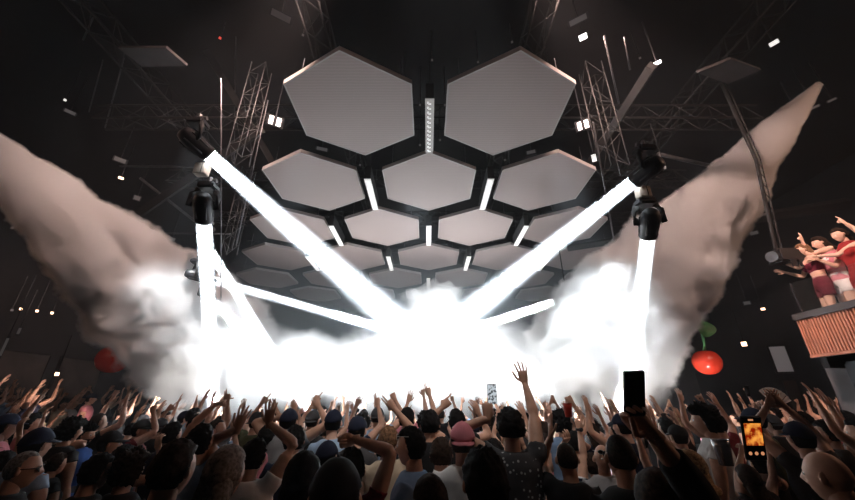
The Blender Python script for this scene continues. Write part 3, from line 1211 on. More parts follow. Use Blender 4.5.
# ------------------------------------------------------------------ smoke
def plume(name, lab, A, ra, B, rb, seed, dens, disp=.30, amp=.9, nscale=.5, step=.2, pw=.9, col=(1, 1, 1), soft=2.5, fade=0.0, na=96):
    L = (B - A).length
    q = (B - A).to_track_quat('Z', 'Y')
    bm = bmesh.new()
    nz = int(L / .10)
    rows = []
    for i in range(nz + 1):
        z = L * i / nz
        R = ra + (rb - ra) * (z / L) ** pw
        rows.append([bm.verts.new((R * math.cos(a * 2 * PI / na), R * math.sin(a * 2 * PI / na), z)) for a in range(na)])
    for i in range(nz):
        for a in range(na):
            bm.faces.new((rows[i][a], rows[i][(a + 1) % na], rows[i + 1][(a + 1) % na], rows[i + 1][a]))
    prev = rows[-1]
    for k in range(1, 12):
        t = k / 12 * PI / 2
        cur = [bm.verts.new((rb * math.cos(t) * math.cos(a * 2 * PI / na), rb * math.cos(t) * math.sin(a * 2 * PI / na), L + rb * .8 * math.sin(t))) for a in range(na)]
        for a in range(na):
            bm.faces.new((prev[a], prev[(a + 1) % na], cur[(a + 1) % na], cur[a]))
        prev = cur
    tp = bm.verts.new((0, 0, L + rb * .8))
    bt = bm.verts.new((0, 0, -ra * .8))
    if ra > .5:
        prev0 = rows[0]
        for k in range(1, 10):
            t = k / 10 * PI / 2
            cur = [bm.verts.new((ra * math.cos(t) * math.cos(a * 2 * PI / na), ra * math.cos(t) * math.sin(a * 2 * PI / na), -ra * .8 * math.sin(t))) for a in range(na)]
            for a in range(na):
                bm.faces.new((prev0[(a + 1) % na], prev0[a], cur[a], cur[(a + 1) % na]))
            prev0 = cur
        first = prev0
    else:
        first = rows[0]
    for a in range(na):
        bm.faces.new((prev[a], prev[(a + 1) % na], tp))
        bm.faces.new((first[(a + 1) % na], first[a], bt))
    bm.normal_update()
    nr = [v.normal.copy() for v in bm.verts]
    for v, n in zip(bm.verts, nr):
        R = max(.12, ra + (rb - ra) * max(0, min(1, v.co.z / L)) ** pw)
        f = (1 / R) ** .6
        dd = 0
        for fr, am in ((.8, .26), (1.9, .17), (4.2, .085), (9, .035)):
            dd += am * (1 - 2.3 * abs(noise.noise(v.co * fr * f + V((seed * 7.3, 0, 0)))))
        v.co += n * dd * R * disp / .3
    o = link(name, bm, [], None, True)
    o.location = A
    o.rotation_mode = 'QUATERNION'
    o.rotation_quaternion = q
    m = bpy.data.materials.new(name)
    m.use_nodes = True
    nt = m.node_tree
    nt.nodes.clear()
    N = nt.nodes.new
    K = nt.links.new
    out = N('ShaderNodeOutputMaterial')
    v = N('ShaderNodeVolumeScatter')
    v.inputs['Anisotropy'].default_value = .2
    v.inputs['Color'].default_value = (*col, 1)
    tc = N('ShaderNodeTexCoord')
    sx = N('ShaderNodeSeparateXYZ')
    K(tc.outputs['Object'], sx.inputs[0])

    def M(op, x, y=None, clamp=False):
        n = N('ShaderNodeMath')
        n.operation = op
        n.use_clamp = clamp
        for i, w in enumerate((x, y)):
            if w is None:
                continue
            if isinstance(w, (int, float)):
                n.inputs[i].default_value = w
            else:
                K(w, n.inputs[i])
        return n.outputs[0]
    r = M('SQRT', M('ADD', M('MULTIPLY', sx.outputs[0], sx.outputs[0]), M('MULTIPLY', sx.outputs[1], sx.outputs[1])))
    zz = M('DIVIDE', sx.outputs[2], L, True)
    R = M('ADD', M('MULTIPLY', M('POWER', zz, pw), (rb - ra)), ra)
    nz_ = N('ShaderNodeTexNoise')
    nz_.inputs['Scale'].default_value = nscale
    nz_.inputs['Detail'].default_value = 4
    nz_.inputs['Roughness'].default_value = .6
    K(tc.outputs['Object'], nz_.inputs['Vector'])
    f = M('SUBTRACT', 1.15, M('DIVIDE', r, R))
    f = M('ADD', f, M('MULTIPLY', M('SUBTRACT', nz_.outputs['Fac'], .5), amp * 2))
    f = M('MULTIPLY', f, soft, True)
    dn = M('MULTIPLY', f, dens)
    if fade:
        dn = M('MULTIPLY', dn, M('ADD', M('MULTIPLY', M('SUBTRACT', 1.0, zz), fade), 1))
    K(dn, v.inputs['Density'])
    K(v.outputs[0], out.inputs['Volume'])
    o.data.materials.append(m)
    m.cycles.volume_step_rate = step
    tag(o, lab, 'smoke', None, 'stuff')
    return o


plume('smoke_plume', 'pinkish grey smoke plume blasting diagonally down from the upper left edge', P(-25, 138, 5), .30, P(200, 338, 10.2), 1.5, 1, 4.5, fade=1.0, soft=5.5, disp=.40, amp=.62, nscale=.8)
plume('smoke_plume', 'bright smoke plume shot diagonally down from a point at the upper right', P(818, 85, 5.5), .07, P(605, 335, 10.2), 1.65, 2, 4.5, fade=2.0, soft=5.5, disp=.40, amp=.62, nscale=.8)
plume('smoke_cloud', 'dense white cloud of smoke over the stage and front of the crowd', P(235, 372, 11.5), 1.15, P(620, 366, 11.5), 1.2, 3, 1.5, amp=1.1, nscale=.45, step=.25)
plume('smoke_cloud', 'tall white puff of smoke rising where the light beams meet', P(432, 380, 12.2), 1.5, P(432, 320, 12.2), 1.15, 7, 1.2, amp=1.1, nscale=.6, step=.3)

plume('thin_haze', 'thin pale blue haze hanging under the farthest ceiling hexagons', V((-5, 12.6, 5.0)), 2.2, V((5, 12.6, 5.0)), 2.2, 9, .09, disp=.2, amp=.6, nscale=.3, step=.6, soft=1.2, col=(.8, .92, 1))

wld = bpy.data.worlds.new('world')
sc.world = wld
wld.use_nodes = True
nt = wld.node_tree
nt.nodes['Background'].inputs[0].default_value = (0, 0, 0, 1)
nt.nodes['Background'].inputs[1].default_value = 0
v = nt.nodes.new('ShaderNodeVolumeScatter')
v.inputs['Color'].default_value = (.86, .93, 1, 1)
v.inputs['Density'].default_value = .0022
v.inputs['Anisotropy'].default_value = .25
nt.links.new(v.outputs[0], nt.nodes['World Output'].inputs['Volume'])


# ------------------------------------------------------------------ lights
def light(kind, p, e, col=(1, 1, 1), size=.3, target=None, ang=60, blend=.6, name='smoke_fill'):
    l = bpy.data.lights.new(name, kind)
    l.energy = e
    l.color = col
    if kind == 'AREA':
        l.shape = 'DISK'
        l.size = size
    else:
        l.shadow_soft_size = size
    if kind == 'SPOT':
        l.spot_size = R_(ang)
        l.spot_blend = blend
    o = bpy.data.objects.new(name, l)
    C.objects.link(o)
    o.location = p
    if target is not None:
        o.rotation_euler = (V(target) - V(p)).to_track_quat('-Z', 'Y').to_euler()
    return o


COOL = (.90, .96, 1)
for px, py, Y, e in ((400, 345, 11.6, 1500), (470, 335, 11.8, 1500), (300, 368, 11.0, 1500), (245, 370, 10.8, 1300),
                     (610, 300, 10.4, 1300), (575, 370, 10.9, 1400), (350, 380, 11.2, 700), (640, 262, 9.6, 900), (635, 345, 10.2, 1200),
                     (215, 345, 10.0, 800), (520, 380, 11.0, 900), (430, 385, 11.2, 500)):
    light('POINT', P(px, py, Y), e * .55, COOL, .4)  # bare points added inside the smoke to whiten it, no fixtures
for x, y, tx, ty, tz, e, a in ((-2.6, 6.2, -5.2, 10.0, 1.6, 17000, 40), (2.8, 6.2, 4.9, 9.8, 2.2, 26000, 40), (-.4, 7.5, 0, 11.6, 2.0, 15000, 60), (-4.5, 5.5, -6.6, 9.8, 1.2, 10000, 34)):
    light('SPOT', (x, y, 7.05), e * .8, COOL, .25, (tx, ty, tz), a, .8, 'unseen_overhead_spot')  # unseen spots added to brighten the smoke fronts, no fixtures modelled
light('SPOT', (.3, 1.8, 8.2), 1500, (1, .93, .88), .2, (.1, 4.9, 1.5), 38, .7, 'unseen_overhead_spot')
WRM = (1, .68, .58)
light('SPOT', (-1.5, 3.2, 8.6), 15000, WRM, .3, PD(110, 285, 9), 56, .8, 'house_wash')
light('SPOT', (1.5, 3.2, 8.6), 12500, WRM, .3, PD(710, 225, 8.5), 56, .8, 'house_wash')
light('SPOT', (0, -2.5, 2.9), 280, (1, .74, .68), .3, (0, 6.2, HZ), 52, .8, 'house_wash')
light('SPOT', (4.5, 2.5, 5.5), 65, (1, .74, .60), .2, (7.6, 6.4, 4.0), 40, .6, 'house_wash')
light('SPOT', (6, 3.5, 7.5), 500, (1, .85, .8), .2, PD(707, 362, 9.3), 14, .5, 'unseen_overhead_spot')  # spot added only to brighten the right cherry
light('SPOT', (-6, 3.5, 7.5), 350, (1, .8, .75), .2, PD(113, 359, 10.6), 12, .5, 'unseen_overhead_spot')  # same added spot for the left cherry
for x, tx, e in ((-5.6, -5.2, 1500), (-2.6, -2.6, 900), (.4, .4, 900), (3.0, 3.0, 1500), (6.2, 5.6, 1300)):
    light('SPOT', (x, 8.4, 1.1), e * .6, (1, .96, .93), .12, (tx, 10.4, 2.1), 130, .7, 'low_smoke_fill')  # unseen fill added behind the crowd to brighten the lower smoke
light('AREA', (-10, 3, 7.5), 75, (1, .58, .40), 1.5, (-5, 6, 1.5), name='house_wash')
light('AREA', (10, 3, 7.5), 190, (1, .58, .40), 1.5, (5, 6, 1.5), name='house_wash')


# ------------------------------------------------------------------ the crowd
FRONT = V((0, 1, 0))
occupied = []


def face_yaw(x, y, tx=0, ty=12.5):
    return -math.atan2(tx - x, ty - y)


def fp(label, px, py, w, arms=None, yaw=None, Y=None, face=None, **kw):
    """front person: top of the head at (px, py), head about w pixels wide"""
    hy = R_(yaw) if yaw is not None else 0.0
    st = math.sqrt(1 + (px - 427.5) ** 2 / (F * F + (py - 250) ** 2))
    rel = hy - math.atan2(427.5 - px, F)
    p = PD(px, py, F * (.172 + .05 * abs(math.sin(rel))) * st / w)
    if Y:
        p = P(px, py, Y)
    z0 = kw.pop('z0', 0.0)
    h = p.z - z0 - .012
    yw = face_yaw(p.x, p.y) if yaw is None else R_(yaw)
    aa = {}
    for k, a in (arms or {}).items():
        # (px, py, forward offset, hand pose, palm normal, elbow px, finger direction)
        yy = p.y + a[2] if not isinstance(a[2], str) else float(a[2])
        T = P(a[0], a[1], yy)
        pole = None
        if len(a) > 5 and a[5]:
            sgn = .17 if k == 'r' else -.17
            S = V((p.x + sgn * math.cos(yw), p.y + sgn * math.sin(yw), z0 + h * .83))
            pole = P(a[5][0], a[5][1], (p.y + yy) * .5) - S
        aa[k] = (T, a[3], a[4] if len(a) > 4 else FRONT, pole, a[6] if len(a) > 6 else None)
    occupied.append((p.x, p.y))
    return person(label, V((p.x, p.y, z0)), h, yw, arms=aa, **kw)


N_ = None
UP = V((0, 0, 1))
BACK = V((0, -1, 0))
SL, SR = V((-1, 0, 0)), V((1, 0, 0))
# --- nearest silhouettes along the bottom edge
fp('shaven headed man in thin glasses at the bottom left corner', 28, 448, 46, yaw=-58, hair='buzz', hcol='grey', shirt='black', glasses='clear', vox=.012)
fp('dark haired man near the bottom left, ear showing, beside the shaven headed man', 101, 452, 40, yaw=-25, hair='short', shirt='black', sleeve='long')
fp('person with messy brown curls at the bottom left, right of the man with the ear', 134, 451, 36, yaw=-10, hair='curly', hcol='brown', shirt='charcoal')
fp('brown haired man seen from behind, left of the long haired woman at the bottom', 179, 438, 51, yaw=-15, hair='short', hcol='brown', shirt='black', vox=.012, skin=1)
fp('woman with long ash blond hair at the bottom, seen from behind', 229, 443, 47, yaw=-12, hair='long', hcol='ash blond', shirt='white', woman=True, vox=.012)
fp('person with rounded black hair left of the black cap at the bottom', 305, 449, 40, hair='bob', shirt='black', yaw=0)
fp('person in a plain black cap at the bottom, under the bent arm', 338, 456, 52, hair='cap', shirt='black', vox=.012, yaw=5)
fp('short person with dark parted hair at the bottom, below the denim shirt', 431, 472, 40, hair='bob', hcol='brown', shirt='grey', woman=True, yaw=20)
fp('dark haired man at the bottom centre, hand at his ear, below the pink cap', 484, 445, 47, hair='short', shirt='black', yaw=15, vox=.012)
fp('person with a dark wavy mane at the bottom, under the huge raised phone', 655, 466, 62, {'r': (639, 411, '1.29', 'hold', V((-.2, -1, .1)), (735, 500), V((-.75, 0, .8)))}, hair='wavy', hcol='brown', shirt='black', yaw=0, sleeve='long', vox=.012)
fp('bald man at the bottom right corner, seen from behind', 821, 447, 60, hair='none', shirt='black', sleeve='long', yaw=25, vox=.012, skin=1)
fp('person with loose brown hair at the bottom, left of the bald man', 745, 463, 34, {'l': (741, 440, .25, 'hold', FRONT, (725, 480)), 'r': (769, 446, .25, 'hold', FRONT, (790, 490))}, hair='wavy', hcol='brown', shirt='charcoal', woman=True, yaw=10)
fp('man in a black top and sunglasses perched on cropped hair, below the watch arm', 617, 431, 37, hair='buzz', hcol='brown', shirt='black', yaw=0, glasses='sun')
# --- second rank
fp('man in a denim blue shirt, dark hair, white glasses pushed up, profile to the left', 413, 425, 31, yaw=75, hair='short', shirt='denim blue', sleeve='long', vox=.012, skin=1, glasses='forehead')
fp('man in a white t-shirt and backwards pink cap, centre of the crowd', 462, 421, 24, hair='cap_back', cap='pink', hcol='brown', shirt='white', yaw=0)
fp('tall dark haired man in a speckled shirt filming the stage, one long arm raised', 509, 408, 24, {'l': (487, 408, '3.0', 'hold', FRONT, (474, 445), V((.1, .1, 1))), 'r': (523, 372, .30, 'open', FRONT, (541, 425), V((-.1, .1, 1)))}, hair='quiff', shirt='charcoal', shirtkind='speckled', yaw=0, vox=.012)
fp('man with a dark forearm and flat hand raised straight up left of the watch arm', 565, 440, 27, {'l': (551, 428, .1, 'flat', SR, (546, 480), V((.1, 0, 1)))}, hair='buzz', hcol='brown', shirt='black', yaw=0, skin=2)
fp('person in a striped navy sleeve raising an arm with a black watch', 592, 452, 23, {'l': (578, 402, .1, 'relaxed', V((.6, .8, 0)), (594, 455), V((0, .1, 1)))}, hair='short', hcol='brown', shirt='navy', shirtkind='striped', yaw=8, skin=1, vox=.012)
fp('bald man facing the camera with white framed sunglasses up on his forehead', 600, 442, 23, yaw=170, hair='none', shirt='grey', glasses='forehead')
fp('man with a raised bare arm bent over his cap, fist clenched, dark red sleeve', 352, 446, 30, {'r': (351, 429, .02, 'fist', BACK, (398, 452), V((-1, 0, -.15)))}, hair='short', hcol='black', shirt='dark red', yaw=0, vox=.012, skin=1)
fp('person in a white t-shirt behind the long haired woman, raising an arm with fingers spread', 256, 437, 30, {'r': (269, 414, .05, 'open', FRONT, (293, 455), V((-.1, .05, 1)))}, hair='short', shirt='white', yaw=-8, vox=.012, skin=2)
fp('person with smooth black hair holding up a dark open hand, behind the brown haired man', 203, 423, 31, {'r': (243, 420, .1, 'open', FRONT, (222, 448), V((.12, .1, 1)))}, hair='short', shirt='light blue', yaw=-10, skin=2, vox=.012)
fp('man with reddish profile and cropped hair, left of centre', 217, 417, 23, yaw=-70, hair='buzz', hcol='brown', shirt='light blue', skin=1)
fp('person pointing at the stage with a bare arm stretched up to the right', 174, 421, 24, {'r': (221, 398, .12, 'point', V((0, .3, -1)), (205, 400), V((1, .1, .4)))}, hair='short', shirt='navy', yaw=-15, skin=1, vox=.012)
fp('man in a black cap and dark red shirt, profile to the right, raising a fist', 143, 419, 21, {'r': (157, 408, .1, 'fist', FRONT, (160, 432))}, yaw=-75, hair='cap', shirt='dark red', skin=1)
fp('man in a big black cap turned right at the left of the crowd', 112, 430, 28, yaw=-55, hair='cap', shirt='black', sleeve='long')
fp('bearded man in a blue shirt with dark curls turned right, left of the crowd', 88, 424, 22, yaw=-80, hair='curly', shirt='blue', beard=True)
fp('person with black curls and a raised hand left of the bearded man', 74, 418, 26, {'l': (63, 437, .1, 'relaxed', V((1, .3, 0)), (58, 470))}, hair='curly', shirt='black', yaw=-20)
fp('person at the left edge with one open hand held up', 14, 425, 22, {'l': (12, 411, .15, 'open', FRONT)}, hair='short', shirt='black', yaw=-30)
fp('man with full black curls and white t-shirt, facing left beside the huge phone', 702, 405, 27, yaw=55, hair='curly', shirt='white', vox=.012)
fp('person in a black cap between the huge phone and the curly haired man', 676, 424, 22, yaw=10, hair='cap', shirt='black')
fp('dark haired man facing left in the right hand crowd, next to the hair bun', 801, 411, 24, yaw=70, hair='short', shirt='black')
fp('woman with a dark hair bun and shaved side at the right, above the bald man', 824, 419, 30, yaw=35, hair='bun', shirt='black', woman=True)
fp('person in glasses at the right edge, below the balcony', 846, 424, 22, yaw=50, hair='short', hcol='brown', shirt='black', glasses='clear')
fp('person holding up the orange lit phone with both hands', 757, 452, 28, {'l': (743, 447, '1.535', 'hold', SR, (735, 480)), 'r': (765, 449, '1.535', 'hold', SL, (785, 485))}, hair='short', shirt='black', yaw=5)
fp('woman with sleek dark hair left of the orange lit phone, holding a cup', 728, 470, 28, {'l': (723, 464, .2, 'hold', FRONT)}, hair='short', hcol='brown', shirt='maroon', yaw=10, woman=True)
fp('person with brown hair in dark sunglasses left of the orange phone', 684, 462, 26, hair='bob', hcol='brown', shirt='black', woman=True, yaw=0)
fp('blond woman in a red top with bare shoulders near the black cap on the left', 60, 452, 28, hair='ponytail', hcol='brown', shirt='black', woman=True, yaw=-20)
fp('man in a flat grey cap with both hands clasped above his head', 290, 408, 18, {'l': (281, 411, .1, 'relaxed', FRONT), 'r': (322, 401, .2, 'open', FRONT, (318, 418))}, hair='cap', cap='navy', shirt='grey', yaw=0)
fp('person with a dark round head in a pink top left of centre', 268, 424, 19, {'r': (276, 404, .2, 'open', FRONT)}, hair='short', shirt='pink', yaw=0, woman=True)
fp('man in grey with dark hair left of the bent arm', 296, 424, 22, hair='short', hcol='black', shirt='navy', yaw=0)
fp('man with dark hair in a beige shirt just left of the pink cap', 441, 436, 22, hair='short', hcol='brown', shirt='beige', yaw=0)
fp('brown haired person in front of the denim shirt, arm stretched with fingers up', 389, 425, 20, {'r': (393, 402, .2, 'peace', FRONT)}, hair='short', hcol='light brown', shirt='beige', yaw=0)
fp('person with a tall raised index finger, centre of the crowd', 430, 409, 17, {'r': (441, 400, .1, 'point', FRONT, (440, 420))}, hair='short', shirt='black', yaw=0)

for o in sc.objects:
    if 'black watch' in o.get('label', '') and o.get('category') == 'person' and 'raising an arm' in o['label']:
        WATCH = V(o['wr'])
for o in sc.objects:
    if 'wr' in o:
        del o['wr']
fp('person in grey holding a red cup up beside the black watch', 574, 430, 19, {'l': (568, 415, '3.30', 'hold', FRONT, (560, 440))}, hair='short', shirt='grey', yaw=0)
fp('person holding a tiny dark phone up, under the right cherry', 751, 414, 11, {'l': (747, 398, '6.3', 'hold', FRONT)}, hair='short', shirt='black', yaw=10)
fp('person waving a pale folding fan in the right hand crowd', 779, 418, 11.5, {'l': (774, 411, '6.0', 'hold', FRONT)}, hair='bob', shirt='charcoal', yaw=10)
# --- women on the balcony
BZ = 3.02
def bp(px, py, X):
    """point seen at the pixel on the plane x = X"""
    d = X * F / (px - 427.5)
    return PD(px, py, d)


for lab, px, py, X, arms_, kw in (
    ('woman with long light brown hair in maroon shorts on the balcony, nearest its end', 803, 243, 7.75, {'l': (777, 263, 'hold'), 'r': (781, 274, 'open')}, dict(hair='long', hcol='light brown', shirt='maroon', sleeve='crop', yaw=58)),
    ('woman in white shorts on the balcony reaching one arm high to the left', 819, 236, 8.0, {'l': (797, 240, 'peace'), 'r': (803, 252, 'open')}, dict(hair='wavy', hcol='brown', shirt='pink', sleeve='none', yaw=65, skirt='white')),
    ('woman in a red dress on the balcony bending over with both hands stretched out', 838, 228, 7.85, {'l': (810, 258, 'relaxed'), 'r': (813, 261, 'relaxed')}, dict(hair='ponytail', hcol='brown', shirt='red', sleeve='none', yaw=80, skirt='red')),
    ('person on the balcony at the right edge pointing a hand towards the stage', 872, 214, 8.0, {'l': (839, 223, 'point')}, dict(hair='short', hcol='brown', shirt='black', sleeve='short', yaw=70, skirt=None))):
    p = bp(px, py, X)
    aa = {}
    for k, a in arms_.items():
        aa[k] = (bp(a[0], a[1], X - .35), a[2], V((0, 1, -.3)), V((.1, .1, -1)))
    sk = kw.pop('skirt', None)
    yw = R_(kw.pop('yaw'))
    person(lab, V((p.x, p.y, BZ)), p.z - BZ, yw, arms=aa, woman='woman' in lab, trouser='shorts' if sk is None and 'shorts' in lab else 'charcoal', skirt=sk or False, skin=4, head=(-12, 0), vox=.013, **kw)


# --- the rest of the floor: prototypes copied as individuals
def up_t(sg, h, dx, dy, dz):
    return V((sg * dx, dy, dz))


POSES = {
    'both arms up': {'l': ((-.28, .22, 1.96), 'open'), 'r': ((.30, .18, 1.92), 'open')},
    'right arm up': {'r': ((.20, .25, 2.0), 'open')},
    'left arm up': {'l': ((-.22, .2, 1.98), 'open')},
    'fist up': {'r': ((.24, .16, 1.92), 'fist')},
    'finger pointed up': {'l': ((-.22, .32, 1.92), 'point')},
    'hands joined overhead': {'l': ((-.06, .16, 1.95), 'flat'), 'r': ((.06, .16, 1.95), 'flat')},
    'arms down': {},
    'arm bent': {'r': ((.34, .12, 1.78), 'relaxed')},
    'two fingers up': {'r': ((.22, .25, 1.96), 'peace')},
}
KINDS = [  # hair, colour, woman, sleeve, cap
    ('short dark hair', dict(hair='short', hcol='black')),
    ('cropped brown hair', dict(hair='buzz', hcol='brown')),
    ('long brown hair', dict(hair='long', hcol='brown', woman=True, sleeve='none')),
    ('dark curls', dict(hair='curly', hcol='black')),
    ('backwards cap', dict(hair='cap_back', hcol='brown', cap='charcoal')),
    ('blond bob', dict(hair='bob', hcol='blond', woman=True)),
    ('dark peaked cap', dict(hair='cap', hcol='black', cap='navy')),
    ('dark ponytail', dict(hair='ponytail', hcol='black', woman=True, sleeve='none')),
]
PROT = []
plist = list(POSES.items())
random.seed(11)
for i in range(20):
    kn, kk = KINDS[i % len(KINDS)]
    pn, pa = plist[i % len(plist)]
    if pn == 'arms down' and i > 9:
        pn, pa = plist[0]
    kk = dict(kk)
    arms_ = {k: (V(v[0]), v[1], FRONT, V(((1 if k == 'r' else -1) * .7, .2, -.5))) for k, v in pa.items()}
    PROT.append([kn, pn, kk, arms_, None])

ZONES = [
    (lambda x, y, Y: Y > 8.6 and 330 < x < 560, 'in haze by stage centre'),
    (lambda x, y, Y: 185 < x <= 330 and Y > 6.5, 'below the left smoke plume'),
    (lambda x, y, Y: 560 <= x < 700 and Y > 6.5, 'below the right smoke plume'),
    (lambda x, y, Y: x <= 95 and Y > 6.0, 'at the dark far left'),
    (lambda x, y, Y: x <= 185 and Y > 6.0, 'under the left cherry'),
    (lambda x, y, Y: 700 <= x < 770 and Y > 6.0, 'under the right cherry'),
    (lambda x, y, Y: x >= 770 and Y > 4.5, 'beneath the balcony'),
    (lambda x, y, Y: x <= 185, 'behind the left capped men'),
    (lambda x, y, Y: x >= 640, 'behind the right hand phones'),
    (lambda x, y, Y: x < 400, 'left of the denim shirt'),
    (lambda x, y, Y: True, 'near the tall filming man'),
]
random.seed(5)
auto = []


def free(x, y, m):
    return all((x - a) ** 2 + (y - b) ** 2 > m * m for a, b in occupied)


def add_auto(x, y, z0=0):
    occupied.append((x, y))
    auto.append((x, y, z0))


tries = 0
spec = []
for (y0, y1, n, m) in ((2.9, 4.4, 26, .50), (4.4, 6.2, 40, .55), (6.2, 8.2, 44, .62), (8.2, 10.4, 44, .75)):
    c_ = 0
    for _ in range(6000):
        if c_ >= n:
            break
        y = random.uniform(y0, y1)
        hw = min((y * .92 + .0) * 1.22, 11.8)
        x = random.uniform(-hw, hw)
        if x < -7.4 and y > 4.9:
            continue
        if free(x, y, m):
            add_auto(x, y)
            c_ += 1
c_ = 0
for _ in range(3000):
    if c_ >= 26:
        break
    y, x = random.uniform(5.7, 13.2), random.uniform(-14.2, -8.1)
    if x > -1.22 * y * .95 and free(x, y, .8):
        add_auto(x, y, .35)
        c_ += 1
SHC = ['black', 'black', 'white', 'grey', 'charcoal', 'navy', 'black', 'beige', 'dark red', 'denim blue', 'light blue', 'olive', 'pink']
recs = []
for i, (x, y, z0) in enumerate(auto):
    j = random.randrange(len(PROT))
    pr = PROT[j]
    if y < 4.4 and random.random() < .7:
        j = random.choice([6, 7])
        pr = PROT[j]
    if pr[4] is None:
        kk = dict(pr[2])
        pr[4] = person('x', V((0, 0, 0)), 1.76, 0, arms=pr[3], vox=.022, group='crowd on the dance floor', **kk)
        r = pr[4]
    else:
        r = dup(pr[4])
    r.location = (x, y, z0)
    ht = random.uniform(1.58, 1.86)
    if pr[2].get('woman'):
        ht -= .06
    r.scale = (ht / 1.76,) * 3
    r.rotation_euler = (0, 0, face_yaw(x, y) + random.uniform(-.35, .35))
    sc_ = random.choice(SHC)
    sk_ = random.choice([0, 0, 1, 1, 2, 3, 4])
    for ch in r.children:
        nm = ch.name.split('.')[0]
        if nm in ('shirt', 'top') or nm == 'body':
            slot = ch.material_slots[0]
            slot.link = 'OBJECT'
            slot.material = clothm(sc_) if nm != 'body' else SKINS[sk_]
    recs.append((r, x, y, z0, ht, sc_, pr[0], pr[1]))
lab = {}
for r, x, y, z0, ht, sc_, kn, pn in recs:
    px, py = project(V((x, y, z0 + ht)))
    for f, zn in ZONES:
        if f(px, py, y):
            break
    if z0:
        zn = 'on the far left terrace'
    lab.setdefault((sc_, kn, pn, zn), []).append((px, r))
for (sc_, kn, pn, zn), L_ in lab.items():
    L_.sort(key=lambda q: q[0])
    who = 'woman' if kn in ('long brown hair', 'blond bob', 'dark ponytail') else 'person'
    for i, (px, r) in enumerate(L_):
        base = '%s in %s, %s, %s, %s' % (who, sc_, kn, pn, zn)
        if len(L_) > 1:
            base = ('leftmost', 'second-from-left', 'third-from-left', 'fourth-from-left', 'fifth-from-left')[min(i, 4)] + ' ' + base
        r['label'] = base


# ------------------------------------------------------------------ phones and things held up
def phone(lab, px, py, Y, h, rot, screen, back=False):
    p = P(px, py, Y)
    t = empty('smartphone', p, lab, 'phone', None, rot)
    w = h * .49
    bm = bmesh.new()
    box(bm, (0, 0, 0), (w, .009, h), bev=.0035)
    link('case', bm, BLACK, t, True)
    bm = bmesh.new()
    box(bm, (0, -.0052, 0), (w * .92, .0012, h * .94))
    link('screen', bm, screen, t)
    bm = bmesh.new()
    box(bm, (w * .24, .007, h * .34), (w * .36, .006, w * .38), bev=.002)
    for a, b in ((.16, .30), (.32, .38), (.16, .40)):
        tube(bm, [(w * a, .009, h * b - .01), (w * a, .0125, h * b - .01)], .005, 10)
    link('camera_bump', bm, DARKST, t)
    return t, w


def emis(key, nodes):
    m = bpy.data.materials.new(key)
    m.use_nodes = True
    nt = m.node_tree
    b = nt.nodes['Principled BSDF']
    b.inputs['Base Color'].default_value = (.01, .01, .01, 1)
    b.inputs['Roughness'].default_value = .1
    tc = nt.nodes.new('ShaderNodeTexCoord')
    n = nt.nodes.new('ShaderNodeTexNoise')
    n.inputs['Scale'].default_value = nodes[0]
    n.inputs['Detail'].default_value = 3
    r = nt.nodes.new('ShaderNodeValToRGB')
    r.color_ramp.elements[0].position = nodes[1]
    r.color_ramp.elements[0].color = (*nodes[2], 1)
    r.color_ramp.elements[1].position = nodes[3]
    r.color_ramp.elements[1].color = (*nodes[4], 1)
    nt.links.new(tc.outputs['Object'], n.inputs['Vector'])
    nt.links.new(n.outputs['Fac'], r.inputs['Fac'])
    nt.links.new(r.outputs['Color'], b.inputs['Emission Color'])
    b.inputs['Emission Strength'].default_value = nodes[5]
    return m


SC_DARK = mat('dark_screen', (.006, .006, .007), .15)
SC_WHITE = emis('bright_screen', (60, .40, (.02, .03, .04), .52, (.85, .92, .98), 1.0))
SC_FIRE = emis('fiery_screen', (45, .40, (.25, .01, .0), .62, (1.0, .38, .06), 1.6))
bigh = .158
phone('huge black smartphone held high, screen dark, right of the watch arm', 634, 393, 1.26, .150, (R_(20), 0, R_(2)), SC_DARK)
phone('small smartphone with a bright screen showing the stage, held up at the centre', 492, 394, 3.02, .150, (R_(15), 0, 0), SC_WHITE)
t, w = phone('smartphone with a fiery orange picture and three buttons, at the lower right', 753, 438, 1.52, .158, (R_(14), 0, R_(-3)), SC_DARK)
bm = bmesh.new()
box(bm, (0, -.0062, .015), (w * .80, .001, .078))
link('picture', bm, SC_FIRE, t)
for i, x in enumerate((-.022, 0, .022)):
    bm = bmesh.new()
    tube(bm, [(x, -.0055, -.052), (x, -.0068, -.052)], .0062, 16)
    link('button', bm, mat('screen_button', (.5, .3, .2), .4, emit=(1, .42, .2), es=.9), t)
bm = bmesh.new()
box(bm, (-.004, -.0064, .066), (.018, .001, .006))
link('indicator', bm, mat('screen_button', (.5, .3, .2)), t)
phone('tiny dark smartphone raised over the right hand crowd', 747, 391, 6.32, .17, (R_(10), 0, R_(4)), SC_DARK)
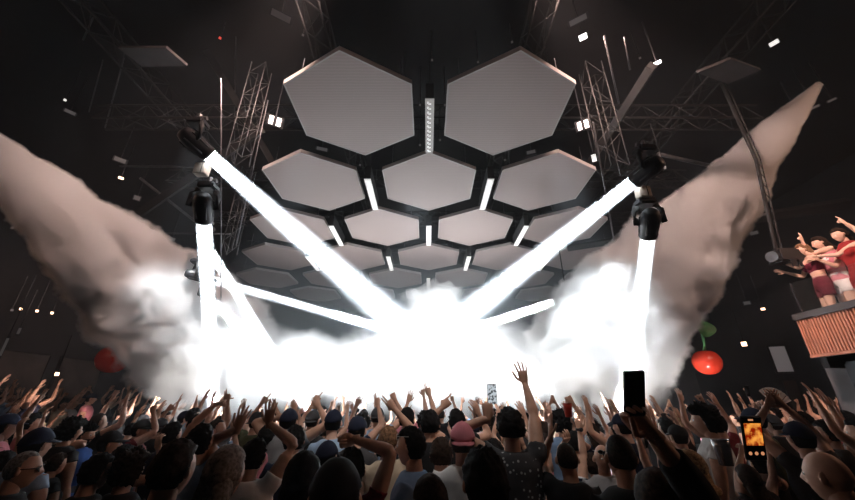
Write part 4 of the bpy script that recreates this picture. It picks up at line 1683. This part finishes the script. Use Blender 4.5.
# watch on the raised arm
wp = WATCH
t = empty('wristwatch', wp, 'black wristwatch on the raised arm right of centre', 'watch')
bm = bmesh.new()
tube(bm, [V((.034 * math.cos(2 * PI * k / 20), .030 * math.sin(2 * PI * k / 20), 0)) for k in range(21)], [(.0025, .011)] * 21, 8, up=V((0, 0, 1)), caps=False)
link('strap', bm, BLACK, t, True)
bm = bmesh.new()
tube(bm, [(0, -.030, 0), (0, -.041, 0)], .019, 20)
link('watch_case', bm, DARKST, t, True)
# silver cup, red cup
for lab_, px, py, Y, m_, col in (('silver cup held low at the right, left of the orange phone', 723, 452, 1.9, mat('shiny_silver', (.6, .6, .62), .25, .9), 0), ('red cup held up left of the black watch', 568, 410, 3.31, mat('red_plastic', (.6, .05, .03), .35), 1)):
    t = empty('cup', P(px, py, Y), lab_, 'cup')
    bm = bmesh.new()
    tube(bm, [(0, 0, -.055), (0, 0, -.05), (0, 0, .02), (0, 0, .05)], [.026, .028, .035, .0375], 24)
    link('cup_wall', bm, m_, t, True)
    bm = bmesh.new()
    tube(bm, [V((.0375 * math.cos(2 * PI * k / 24), .0375 * math.sin(2 * PI * k / 24), .052)) for k in range(25)], .002, 6, caps=False)
    link('rim', bm, m_, t, True)
# hand fan
fp_ = P(776, 408, 6.0)
t = empty('hand_fan', fp_, 'pale folding hand fan opened over the right hand crowd', 'fan')
for side_ in (0,):
    bm = bmesh.new()
    n_ = 18
    vv = []
    for i in range(n_ + 1):
        a_ = R_(20 + 105 * i / n_)
        off = .008 * (i % 2)
        vv.append((bm.verts.new((.08 * math.cos(a_), off, .08 * math.sin(a_))), bm.verts.new((.30 * math.cos(a_), off, .30 * math.sin(a_))),
                   bm.verts.new((.08 * math.cos(a_), off + .003, .08 * math.sin(a_))), bm.verts.new((.30 * math.cos(a_), off + .003, .30 * math.sin(a_)))))
    for i in range(n_):
        a, b = vv[i], vv[i + 1]
        bm.faces.new((a[0], a[1], b[1], b[0]))
        bm.faces.new((a[2], a[3], b[3], b[2]))
        bm.faces.new((a[1], a[3], b[3], b[1]))
        bm.faces.new((a[0], a[2], b[2], b[0]))
    link('leaf', bm, clothm('white'), t)
    for i in range(0, n_ + 1, 3):
        a_ = R_(20 + 105 * i / n_)
        bm = bmesh.new()
        tube(bm, [(0, .004, 0), (.29 * math.cos(a_), .004, .29 * math.sin(a_))], .004, 5)
        link('rib', bm, DARKST, t)
for o in sc.objects:
    if 'wr' in o:
        del o['wr']
